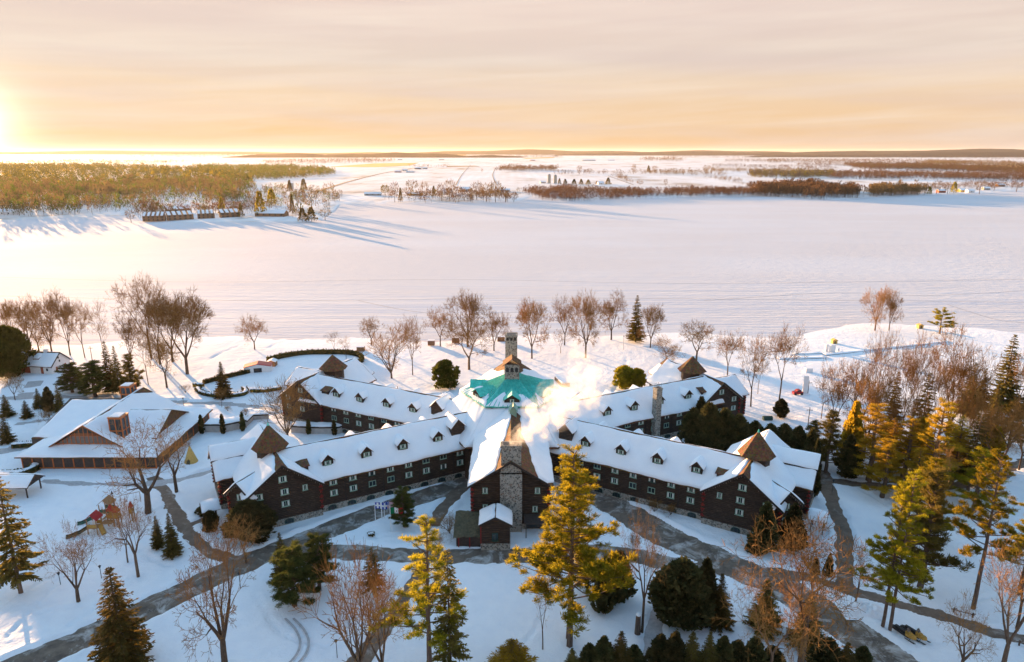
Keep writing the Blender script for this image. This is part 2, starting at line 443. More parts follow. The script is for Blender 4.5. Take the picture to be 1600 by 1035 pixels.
_rs = np.random.RandomState(7)
def vnoise(x, y, s, seed=0):
    """smooth value noise"""
    r = np.random.RandomState(seed); T = r.rand(64, 64)
    X = x/s; Y = y/s; i = np.floor(X).astype(int); j = np.floor(Y).astype(int); fx = X-i; fy = Y-j
    fx = fx*fx*(3-2*fx); fy = fy*fy*(3-2*fy)
    g = lambda a, b: T[a % 64, b % 64]
    return (g(i,j)*(1-fx)*(1-fy)+g(i+1,j)*fx*(1-fy)+g(i,j+1)*(1-fx)*fy+g(i+1,j+1)*fx*fy)*2-1
def seg_dist(X, Y, pts):
    D = np.full(X.shape, 1e9)
    for (ax, ay), (bx, by) in zip(pts[:-1], pts[1:]):
        dx, dy = bx-ax, by-ay; L = dx*dx+dy*dy+1e-9
        t = np.clip(((X-ax)*dx+(Y-ay)*dy)/L, 0, 1)
        D = np.minimum(D, np.hypot(X-ax-t*dx, Y-ay-t*dy))
    return D
def shore_y(x):
    return 291 + 5*np.sin(x/31.0) + 3*np.sin(x/12.0+1) + 28*np.exp(-((x-176)/42.0)**2) - 60*np.clip((x-225)/60.0, 0, 1) - 14*np.clip((-x-90)/120.0, 0, 1)
def axis(lo, a, b, hi, fine, grow=1.12):
    m = list(np.arange(a, b+fine, fine)); s = fine; x = m[-1]
    while x < hi: s = min(s*grow, 14); x += s; m.append(x)
    s = fine; x = a; pre = []
    while x > lo: s = min(s*grow, 14); x -= s; pre.append(x)
    return np.array(pre[::-1]+m)
gx = axis(-470, -118, 112, 470, .5); gy = axis(60, 90, 180, 345, .5, 1.03)
GX, GY = np.meshgrid(gx, gy)
GZ = .10 + .10*vnoise(GX, GY, 17, 1) + .08*vnoise(GX, GY, 5, 2) + .05*vnoise(GX, GY, 1.9, 3)
road_d = np.full(GX.shape, 1e9)
for n_, wd, m_, pts in RL:
    pts2 = pts[::2]+[pts[-1]]
    d = seg_dist(GX, GY, pts2) - wd/2 + .45*vnoise(GX, GY, 3.1, 5) + .3*vnoise(GX, GY, 1.3, 6)
    if m_ == 'packed_path': d = d + .15
    road_d = np.minimum(road_d, d)
# ploughed bank beside a road, then open snow
bank = .42*np.exp(-((road_d-1.3)/.9)**2)*(.6+.6*vnoise(GX, GY, 2.6, 8))
GZ = np.where(road_d < 3.5, GZ + bank, GZ)
TRAILS = [[(20,905),(60,880),(110,862),(150,835)],[(40,925),(75,905),(120,890),(175,870)],[(10,1000),(40,965),(75,930),(100,900)],[(150,835),(200,850),(250,880),(300,890)],[(60,960),(110,950),(160,945)],[(150,790),(140,760),(150,757)],[(205,790),(240,800),(262,790)],[(400,930),(440,990),(520,1010)],[(850,900),(850,960),(800,1030)],[(1330,930),(1400,990),(1440,1030)],[(1430,1000),(1500,1010),(1560,1035)],[(1345,800),(1380,850),(1400,920)],[(1345,765),(1400,800),(1480,880)],[(1040,560),(1000,600),(980,640)],[(980,560),(965,600),(950,620)],[(330,560),(380,540),(440,545)],[(420,830),(400,850),(345,845)],[(560,850),(600,836),(650,840)],[(1440,960),(1500,945),(1560,930)],[(90,790),(130,800),(150,830)],[(200,905),(170,930),(140,960),(90,990)]]
for i, tq in enumerate(TRAILS):
    d = seg_dist(GX, GY, smooth_line(line(tq), 3.0)) + .25*vnoise(GX, GY, 2.3, 40+i)
    GZ = GZ - .30*np.exp(-(d/.50)**2)*(.45+.55*(vnoise(GX, GY, .8, 60+i) > -.1)) + .05*np.exp(-((np.abs(d)-.9)/.35)**2)
near_w = np.exp(-np.clip(GY-150, 0, None)/40)
GZ = GZ + .045*vnoise(GX, GY, .9, 12)*near_w
k_ = np.clip((road_d+.1)/.6, 0, 1); k_ = k_*k_*(3-2*k_)
GZ = GZ*k_ + (-.16)*(1-k_)
sh = np.clip((GY - shore_y(GX))/17.0, -1, 1)
GZ = GZ - np.clip((sh+1)/2, 0, 1)**2*1.3 + 0
g = struct(link('snow_ground', grid_mesh('snow_ground', GX, GY, GZ, MAT['snow'])))
def ribbon(name, pts, wd, z, mat, uvz=None):
    V = []; Fc = []
    for i, (x, y) in enumerate(pts):
        a = pts[max(0, i-1)]; b = pts[min(len(pts)-1, i+1)]
        dx, dy = b[0]-a[0], b[1]-a[1]; L = math.hypot(dx, dy) or 1
        nx, ny = -dy/L*wd/2, dx/L*wd/2
        V += [(x+nx, y+ny, z), (x-nx, y-ny, z)]
        if i: Fc.append((2*i-2, 2*i-1, 2*i+1, 2*i))
    return link(name, MB().add(V, Fc).mesh(name, MAT[mat]))
for i, (n_, wd, m_, pts) in enumerate(RL):
    struct(ribbon(n_, pts, wd+1.6, -.02+.004*i, m_))
# tyre loop in the foreground snow, two shallow ruts
for off in (-.8, .8):
    tr = smooth_line(line([(452,968),(468,985),(476,1005),(470,1025),(452,1045)]), 1.0)
    tr = [(x+off*.9, y) for x, y in tr]
    struct(ribbon('track', tr, .42, .235, 'packed_path'))

# frozen lake and the land beyond it
for pts in ([(-40,432),(300,441),(700,437),(1100,443),(1640,436)],[(-40,462),(400,470),(900,466),(1640,473)],[(560,470),(640,486),(720,492),(840,486)],[(1480,476),(1530,492),(1570,502),(1640,507)],[(1100,470),(1300,458),(1450,462),(1640,452)]):
    struct(ribbon('track', smooth_line([P(u, v, -.33) for u, v in pts], 8), .8, -.33, 'packed_path'))
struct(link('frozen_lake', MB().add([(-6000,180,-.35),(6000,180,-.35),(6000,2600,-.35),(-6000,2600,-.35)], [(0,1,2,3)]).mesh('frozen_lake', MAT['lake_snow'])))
SHORE = [(-900,352),(-300,352),(-60,349),(0,347),(120,341),(205,338),(222,347),(300,349),(400,349),(462,349),(500,345),(522,333),(530,322),(612,319),(700,318),(800,318),(830,309),(880,315),(960,312),(1090,309),(1180,308),(1240,311),(1300,314),(1345,311),(1400,308),(1500,304),(1600,299),(1800,296),(2500,292)]
rings = [(1.0,-.7),(1.02,-.1),(1.05,.35),(1.1,.8),(1.25,1.3),(1.6,1.5),(2.2,1.5),(3.5,1.5),(6,1.5),(12,1.0),(24,.5)]
FX = []; FY = []; FZ = []
_u = np.concatenate([np.arange(-900, -60, 12), np.arange(-60, 1660, 3.0), np.arange(1660, 2500, 12)])
_v = np.interp(_u, [p[0] for p in SHORE], [p[1] for p in SHORE]) + .35*np.sin(_u*.11) + .25*np.sin(_u*.37+1)
shp = [P(u, v, -.7) for u, v in zip(_u, _v)]
for r_, z_ in rings:
    FX.append([x*r_ for x, y in shp]); FY.append([y*r_ for x, y in shp]); FZ.append([z_ for p in shp])
struct(link('far_ground', grid_mesh('far_ground', np.array(FX), np.array(FY), np.array(FZ), MAT['field_snow'])))
# low wooded hills on the horizon
def hill(u0, u1, dist, h, seed):
    n = 90; rr = np.random.RandomState(seed)
    a = np.linspace((u0-800)/F_PX, (u1-800)/F_PX, n)
    prof = np.sin(np.linspace(0, math.pi, n))**.5
    k = np.arange(n)
    hh = h*prof*(.75+.18*np.sin(k*.17+seed)+.10*np.sin(k*.45+2*seed)+.05*rr.rand(n))
    X = np.stack([a*dist*.93, a*dist, a*dist*1.08]); Y = np.stack([np.full(n, dist*.93), np.full(n, dist), np.full(n, dist*1.08)])
    Z = np.stack([np.zeros(n), hh, np.zeros(n)])
    struct(link('hills', grid_mesh('hills', X, Y, Z, MAT['far_wood'])))
hill(860, 2300, 13000, 112, 1); hill(500, 1300, 16000, 112, 2); hill(1150, 2500, 9500, 88, 3); hill(-700, 700, 17000, 88, 4); hill(360, 820, 9000, 62, 5)
# stubble strips and lanes in the far fields
def sheet(name, pts, z, mat):
    return struct(link(name, MB().add([(*P(u, v, z), z) for u, v in pts], [tuple(range(len(pts)))]).mesh(name, MAT[mat])))
sheet('stubble_field', [(512,261),(585,255.5),(655,254.5),(640,259),(590,261.5)], 1.9, 'stubble')
sheet('stubble_field', [(1428,259),(1600,257),(1700,261),(1700,265),(1560,264),(1470,263)], 1.9, 'stubble')
sheet('stubble_field', [(815,247),(868,245.5),(865,247.2),(822,248.4)], 1.9, 'stubble')
sheet('stubble_field', [(680,243),(730,241.6),(728,242.8),(690,243.8)], 1.9, 'stubble')
sheet('stubble_field', [(698,259.5),(742,259.2),(750,260.5),(700,261.5)], 1.9, 'gravel_path')
for pts, wd in (([(495,300),(545,284),(600,270.5),(640,264),(665,259)], 9), ([(610,270),(683,270.5)], 9), ([(530,300),(600,300),(700,299)], 6), ([(832,300),(880,293.5),(1000,292.5),(1160,294.5),(1290,293)], 6), ([(712,290),(722,273),(735,258)], 2.5), ([(776,289),(770,273),(775,262)], 2.5), ([(950,275),(990,289)], 3)):
    struct(ribbon('road', smooth_line([P(u, v, 2.0) for u, v in pts], 40), wd, 2.0, 'gravel_path'))
# ---------------------------------------------------------------- tree prototypes (height 1, crown width 1)
def tubes(p0, p1, r0, r1, k=3):
    p0 = np.asarray(p0, float); p1 = np.asarray(p1, float); r0 = np.asarray(r0, float)[:,None]; r1 = np.asarray(r1, float)[:,None]
    d = p1-p0; d /= np.linalg.norm(d, axis=1)[:,None]+1e-9
    ref = np.where(np.abs(d[:,2:3]) > .9, np.array([[1.,0,0]]), np.array([[0,0,1.]]))
    u = np.cross(d, ref); u /= np.linalg.norm(u, axis=1)[:,None]; w_ = np.cross(d, u)
    out = []
    for i in range(k):
        t0, t1 = 2*math.pi*i/k, 2*math.pi*(i+1)/k
        a = u*math.cos(t0)+w_*math.sin(t0); b = u*math.cos(t1)+w_*math.sin(t1)
        out.append(np.stack([p0+a*r0, p0+b*r0, p1+b*r1, p1+a*r1], 1))
    return np.concatenate(out)

def bare_segments(seed, style):
    rnd = random.Random(seed); segs = []
    def grow(p, d, L, r, lvl, up):
        n = 3 if lvl < 4 else 2
        for i in range(n):
            j = .16 if lvl else .06
            d = (d + Vector((rnd.uniform(-j,j), rnd.uniform(-j,j), rnd.uniform(-j,j)+up))).normalized()
            q = p + d*(L/n); r2 = r*(.86 if lvl else .93)
            segs.append((p.copy(), q.copy(), r, r2, lvl)); p = q; r = r2
            if lvl >= 1 and lvl < MAXL and rnd.random() < SIDE:
                s = side(d, rnd.uniform(35, 65), rnd)
                grow(p, s, L*rnd.uniform(.45,.7), max(.022, r*.5), lvl+1+(lvl < 2 and rnd.random() < .5), up)
        if lvl < MAXL:
            k = FORK[min(lvl, len(FORK)-1)]
            ph = rnd.uniform(0, 6.28)
            for i in range(k):
                sp = rnd.uniform(*SPREAD[min(lvl, len(SPREAD)-1)])
                s = side(d, sp, rnd, ph+6.283*i/k)
                grow(p, s, L*rnd.uniform(*LEN[min(lvl, len(LEN)-1)]), max(.022, r*rnd.uniform(.58,.75)), lvl+1, up)
    def side(d, deg, rnd, phi=None):
        u = d.orthogonal().normalized(); v = d.cross(u)
        if phi is None: phi = rnd.uniform(0, 6.28)
        a = R(deg)
        return (d*math.cos(a) + (u*math.cos(phi)+v*math.sin(phi))*math.sin(a)).normalized()
    MAXL = 6; SIDE = .5
    if style == 'vase':
        FORK = [4, 2, 3, 2, 2, 2]; SPREAD = [(18,36),(14,30),(18,38),(18,40)]; LEN = [(1.3,1.7),(.62,.8),(.6,.8)]; L0, up = 3.0, .05; r0 = .36
    elif style == 'tall':
        FORK = [3, 3, 2, 2, 2, 2]; SPREAD = [(14,32),(20,42),(20,42)]; LEN = [(.75,1.0),(.65,.85),(.6,.8)]; L0, up = 5.2, .05; r0 = .34
    elif style == 'broad':
        FORK = [3, 3, 2, 2, 2, 2]; SPREAD = [(35,58),(22,48),(20,48)]; LEN = [(.95,1.3),(.65,.85),(.62,.82)]; L0, up = 3.6, .03; r0 = .38
    elif style == 'bush':
        FORK = [7, 3, 2, 2, 2]; SPREAD = [(16,52),(14,34),(16,40)]; LEN = [(2.2,3.2),(.6,.8),(.6,.8)]; L0, up = 1.2, .06; r0 = .22; MAXL = 5
    elif style == 'slim':
        FORK = [2, 2, 2, 2, 2]; SPREAD = [(8,20),(14,30),(18,38)]; LEN = [(.9,1.1),(.65,.85),(.6,.8)]; L0, up = 5.0, .08; r0 = .20; MAXL = 5; SIDE = .8
    else:            # 'gnarl'
        FORK = [2, 3, 3, 2, 2, 2]; SPREAD = [(25,48),(25,52),(22,50)]; LEN = [(1.0,1.3),(.6,.85),(.6,.8)]; L0, up = 4.2, .02; r0 = .42; SIDE = .65
    if style == 'multi': FORK = [5, 3, 2, 2, 2, 2]
    grow(Vector((0,0,0)), Vector((0,0,1)), L0, r0, 0, up)
    return segs
PROTO = {}
def bare_proto(key, seed, style, lean=0.0, extra=True):
    s = bare_segments(seed, style)
    p0 = np.array([q[0] for q in s]); p1 = np.array([q[1] for q in s])
    r0 = np.array([q[2] for q in s]); r1 = np.array([q[3] for q in s]); lv = np.array([q[4] for q in s])
    ctr = np.median(p1[lv > 3][:, :2], axis=0)
    f = np.clip(p1[:,2:]/p1[:,2].max(), 0, 1); f0 = np.clip(p0[:,2:]/p1[:,2].max(), 0, 1)
    p1[:, :2] -= ctr*f*(1-lean); p0[:, :2] -= ctr*f0*(1-lean)
    H = np.percentile(p1[:,2], 99.7); W = 2*np.percentile(np.hypot(p1[:,0], p1[:,1]), 96)
    if not extra: r0 = r0*np.where(lv <= 2, 1.5, 1.1); r1 = r1*np.where(lv <= 2, 1.5, 1.1)
    sc = np.array([1/W, 1/W, 1/H])
    rng = np.random.RandomState(seed); c = np.where(lv >= 4)[0]; c = c[:1] if not extra else c[::4] if style in ('bush', 'gnarl') else np.concatenate([c, c[::5]])
    t_ = rng.uniform(.1, 1, (len(c),1)); q0 = p0[c]*(1-t_)+p1[c]*t_; dd = p1[c]-p0[c]; dd /= np.linalg.norm(dd, axis=1)[:,None]+1e-9
    dd = dd + rng.normal(0, .5, dd.shape); dd[:,2] += .25; dd /= np.linalg.norm(dd, axis=1)[:,None]
    q1 = q0 + dd*rng.uniform(.35, .95, (len(c),1))
    p0 = np.concatenate([p0, q0]); p1 = np.concatenate([p1, q1]); r0 = np.concatenate([r0*1.12, np.full(len(c), .016)]); r1 = np.concatenate([r1*1.12, np.full(len(c), .012)]); lv = np.concatenate([lv, np.full(len(c), 7)])
    big = lv <= 2
    def mk(mask, k, nm, mt):
        V = tubes(p0[mask], p1[mask]+(p1[mask]-p0[mask])*.06, r0[mask], r1[mask], k)*sc
        return quads_mesh(nm, V, MAT[mt])
    PROTO[key] = (mk(big, 5, 'trunk', 'bark'), mk(~big, 3, 'crown', 'twig'))
for i, st in enumerate(['vase','vase','vase','tall','tall','broad','broad','bush','bush','slim','gnarl','gnarl']):
    bare_proto('%s%d' % (st, i), 11+i*7, st)
for i, st in enumerate(['vase','vase','broad','broad','tall','tall','bush','gnarl','gnarl','slim']):
    bare_proto('%s%d' % (st, 20+i), 211+i*13, st, 0, False)

bare_proto('twiggy', 555, 'bush', 0, True); bare_proto('twiggy1', 577, 'bush', 0, True)
def rot_quads(rng, C, D, Wd, L, roll=None):
    """thin blades from C along D (n,3), width Wd, length L"""
    n = len(C); D = D/(np.linalg.norm(D, axis=1)[:,None]+1e-9)
    rv = rng.normal(size=(n,3)); S = np.cross(D, rv); S /= np.linalg.norm(S, axis=1)[:,None]+1e-9
    S *= (Wd*.5)[:,None]; E_ = C + D*L[:,None]; M_ = C + D*(L*.55)[:,None]
    return np.stack([C-S*.35, M_-S, E_, M_+S], 1)

def spruce_proto(key, seed, nb=210, mat='spruce_needles', pw=.85, droop=.28, bare=.06, dens=1.0, thick=.5):
    rng = np.random.RandomState(seed); H, Wd = 14.0, 6.0
    zs = bare + (1-bare)*np.linspace(0, 1, nb)**1.12; zs = np.clip(zs + rng.normal(0, .006, nb), bare, .985)
    ang = np.arange(nb)*2.39996 + rng.normal(0, .3, nb)
    Ls = Wd/2*np.clip((1-zs)**pw*(1 if bare > .3 else np.clip(.75+zs*2.5, 0, 1)), .03, 1)*rng.uniform(.72, 1.1, nb)
    V = []; T0 = []; T1 = []
    for z, a, L in zip(zs, ang, Ls):
        n = int(max(3, 11*dens*L/2.2))
        t = np.linspace(.12, 1, n); r = L*t
        zz = z*H + L*(.10*t - droop*t*t*1.2 + .22*t**4) + .25*L*z
        c = np.stack([r*math.cos(a), r*math.sin(a), zz], 1)
        T0.append(c[0]*[.1,.1,1]); T1.append(c[-1])
        out = np.array([math.cos(a), math.sin(a), 0]); sd_ = np.array([-math.sin(a), math.cos(a), 0])
        for sg in (-1, 1, 0):
            D = out*.75 + sd_*sg*rng.uniform(.5, 1.0, (n,1)) + np.array([0,0,-.28])*rng.uniform(.3, 1.5, (n,1))
            if sg == 0: D = out + np.array([0,0,.25])*rng.uniform(-1.5, 1, (n,1))
            ln = (.30+.42*L*(1-t*.75))*rng.uniform(.7, 1.2, n)*.8
            V.append(rot_quads(rng, c, D, ln*thick*rng.uniform(.5, 1.0, n), ln))
    V = np.concatenate(V); V[...,:2] /= Wd; V[...,2] /= H
    tr = tubes([[0,0,0],[0,0,H*.5]], [[0,0,H*.5],[0,0,H*.99]], [.26,.15], [.15,.02], 6)
    br = tubes(np.array(T0), np.array(T1), np.full(nb, .045), np.full(nb, .012), 3)
    T = np.concatenate([tr, br])/np.array([Wd, Wd, H])
    PROTO[key] = (quads_mesh('trunk', T, MAT['pine_bark']), quads_mesh('crown', V, MAT[mat]))
spruce_proto('spruce0', 1); spruce_proto('spruce1', 2, 180, pw=.75); spruce_proto('spruce2', 3, 240, pw=.95, droop=.35)
spruce_proto('larch', 4, 170, 'gold_needles', .8, .12, .1, .9, .42)
spruce_proto('ragged', 6, 95, 'spruce_needles', .55, .34, .16, .9, .5)
spruce_proto('golden_spruce', 8, 170, 'pine_needles', .7, .2, .1, 1.0, .5)

def pine_proto(key, seed, limbs=46, base=.34, mat='pine_needles', tufts=9, blades=22, width_prof=None, H=24.0, Wd=12.0, lean=0.0, twin=0.0):
    rng = np.random.RandomState(seed); V = []; T0 = []; T1 = []; RA = []; RB = []
    stems = [(0.0, 0.0, 1.0)] if not twin else [(-twin*.5, 0, 1.0), (twin*.5, .4, .93)]
    for sx, sy, sh_ in stems:
        n = 10; zz = np.linspace(0, H*.985*sh_, n)
        cx = sx + lean*zz/H*Wd + np.cumsum(rng.normal(0, .06, n)); cy = sy + np.cumsum(rng.normal(0, .06, n)); cx[0] = sx; cy[0] = sy
        for i in range(n-1):
            T0.append([cx[i], cy[i], zz[i]]); T1.append([cx[i+1], cy[i+1], zz[i+1]])
            RA.append(.40*(1-i/n)+.04); RB.append(.40*(1-(i+1)/n)+.04)
        nl = int(limbs/len(stems)**.6)
        for k in range(nl):
            f = base + (1-base)*((k+rng.rand())/nl)**.9
            z = f*H*sh_; a = k*2.39996 + rng.normal(0, .5)
            px, py = np.interp(z, zz, cx), np.interp(z, zz, cy)
            g = (f-base)/(1-base)
            L = Wd/2*(width_prof(g) if width_prof else (.62+.55*math.sin(min(1, g*1.6+.25)*math.pi)*(1-g*.6))*(1-g**3*.72))*rng.uniform(.55, 1.08)
            ris = rng.uniform(-.02, .26)+g*.45
            e = np.array([px+L*math.cos(a), py+L*math.sin(a), z+L*ris])
            s0 = np.array([px, py, z]); mid = (s0+e)/2 + np.array([0,0,-.05*L])
            T0 += [s0, mid]; T1 += [mid, e]; RA += [.10, .07]; RB += [.07, .025]
            nt_ = max(3, int(tufts*L/(Wd/2)))
            for q in range(nt_):
                t = rng.uniform(.32, 1.03); c = s0*(1-t)+e*t + np.array([rng.normal(0, .45*t), rng.normal(0, .45*t), rng.normal(.12, .16)])*L/4.5
                m = blades*4; D = rng.normal(size=(m,3)); D[:,2] = np.abs(D[:,2])*.8 - .1
                D += np.array([math.cos(a), math.sin(a), .25])*.65
                ln = rng.uniform(.28, .62, m)*(.62+.10*L)
                V.append(rot_quads(rng, np.tile(c, (m,1)) + rng.normal(0, .22, (m,3))*np.array([1,1,.35]), D, ln*rng.uniform(.09, .20, m), ln))
    V = np.concatenate(V); V[...,:2] /= Wd; V[...,2] /= H
    T = tubes(T0, T1, RA, RB, 5)/np.array([Wd, Wd, H])
    PROTO[key] = (quads_mesh('trunk', T, MAT['pine_bark']), quads_mesh('crown', V, MAT[mat]))
pine_proto('bigpine', 21, 108, .27, tufts=11, blades=24, twin=1.5, H=27, Wd=14)
pine_proto('pine0', 22, 56, .26, tufts=11, blades=24)
pine_proto('pine1', 23, 44, .36, tufts=11, blades=24, H=24, Wd=13)
pine_proto('pine2', 24, 40, .12, tufts=11, blades=24, H=14, Wd=9)
pine_proto('goldpine', 33, 44, .14, mat='gold_needles', tufts=11, blades=22, H=14, Wd=8)
pine_proto('fullpine', 36, 76, .10, mat='pine_dark', tufts=13, blades=24, H=11, Wd=8, width_prof=lambda g: 1.02-.55*g)
pine_proto('darkpine', 25, 64, .16, mat='spruce_needles', tufts=11, blades=22, H=12, Wd=8)
pine_proto('flatpine', 26, 20, .30, tufts=14, blades=26, H=10, Wd=11, width_prof=lambda g: 1.0-.25*g)

def mass_proto(key, seed, prof, n=3400, mat='cedar_leaves', size=.42, H=7.0, Wd=3.6, stem=.06):
    """dense evergreen: sprays all over and just under an uneven outline"""
    rng = np.random.RandomState(seed)
    n = int(n*2.3); size = size*.66; nc = 105
    cf = rng.rand(nc)**.85; ca = rng.rand(nc)*6.283; cl_ = rng.uniform(.62, 1.14, nc); cs = rng.uniform(.6, 1.3, nc)
    ci = rng.randint(0, nc, n)
    f = np.clip(cf[ci] + rng.normal(0, .030, n)*cs[ci] + .02, .0, .995); pr = np.array([prof(x) for x in f])
    a = ca[ci] + rng.normal(0, .17, n)*cs[ci]/np.clip(pr, .3, 1)
    r = pr*Wd/2*cl_[ci]*(1 + rng.normal(0, .055, n) - .10*rng.rand(n))
    C = np.stack([r*np.cos(a), r*np.sin(a), (stem+(1-stem)*f)*H], 1)
    D = np.stack([np.cos(a), np.sin(a), np.full(n, 1.1)], 1) + rng.normal(0, .5, (n,3))
    ln = size*rng.uniform(.7, 2.1, n)**1.1
    V = rot_quads(rng, C - D*.15, D, ln*.5, ln); V[...,:2] /= Wd; V[...,2] /= H
    core = MB(); k = 9
    rings_ = [(x, prof(x)*.5*.58) for x in np.linspace(.02, .95, 8)]
    for (z0, q0), (z1, q1) in zip(rings_[:-1], rings_[1:]):
        core.add([(q0*math.cos(6.283*i/k), q0*math.sin(6.283*i/k), stem+(1-stem)*z0) for i in range(k)] + [(q1*math.cos(6.283*i/k), q1*math.sin(6.283*i/k), stem+(1-stem)*z1) for i in range(k)],
                 [(i, (i+1) % k, k+(i+1) % k, k+i) for i in range(k)])
    cv_ = np.array([[core.v[j] for j in fc] for fc in core.f])
    V = np.concatenate([V, cv_])
    T = tubes([[0,0,0]], [[0,0,.5]], [.05], [.02], 6)
    PROTO[key] = (quads_mesh('trunk', T, MAT['bark']), quads_mesh('crown', V, MAT[mat]))
cone_p = lambda x: (1-x)**.72*min(1, .55+x*3.2)
egg_p = lambda x: math.sin(math.pi*min(1, .16+x*.84)**.8)**.6 if x < .999 else .05
dome_p = lambda x: max(0, 1-(max(0, x-.28)/.72)**2.4)**.55*min(1, .75+x*1.4)
col_p = lambda x: (1-x**3.0)**.6*min(1, .8+x*1.5)
mass_proto('cedar0', 1, cone_p); mass_proto('cedar1', 2, cone_p, 3000, size=.46); mass_proto('cedar2', 3, egg_p, 3600)
mass_proto('round', 4, dome_p, 4200, H=6, Wd=6, size=.5); mass_proto('column', 5, col_p, 1300, H=4, Wd=1.2, size=.3)
mass_proto('gold_round', 6, dome_p, 4000, 'pine_needles', .5, 6, 6); mass_proto('brush', 7, dome_p, 2600, 'brown_twigs', .5, 4, 4)
mass_proto('gold_cone', 9, cone_p, 3200, 'gold_needles', .55, 9, 5)
mass_proto('dense', 10, dome_p, 5200, 'forest_leaf', .55, 8, 8)

TREES = []
NAME = {'spruce':'spruce_tree','larch':'larch_tree','ragged':'spruce_tree','golden_spruce':'spruce_tree','bigpine':'pine_tree','pine':'pine_tree','goldpine':'pine_tree','fullpine':'pine_tree','darkpine':'pine_tree','flatpine':'pine_tree',
        'cedar':'cedar_tree','round':'evergreen_shrub','column':'columnar_cedar','gold_round':'evergreen_shrub','brush':'shrub','twiggy':'shrub','gold_cone':'conifer_tree','dense':'evergreen_tree'}
_rr = random.Random(5)
def plant(kind, x, y, h, wd, label, group=None, rz=None, z=-.1):
    base = kind.rstrip('0123456789')
    nm = NAME.get(base, 'bare_tree')
    cat = {'evergreen_shrub':'shrub','shrub':'shrub'}.get(nm, 'tree')
    t = thing(nm, label, cat, (x, y, z), _rr.uniform(0, 6.28) if rz is None else rz, group)
    tk, cr = PROTO[kind]
    link('trunk', tk, t, (0,0,0), 0, (wd, wd, h)); link('crown', cr, t, (0,0,0), 0, (wd, wd, h))
    return t
def pt(kind, u, v, vtop, wpx, label, group=None, rz=None):
    x, y = P(u, v); h = zat(vtop, y)
    d = y*CP - (h*.6-CAM_H)*SP
    return plant(kind, x, y, h+.1, wpx*d/F_PX, label, group, rz)
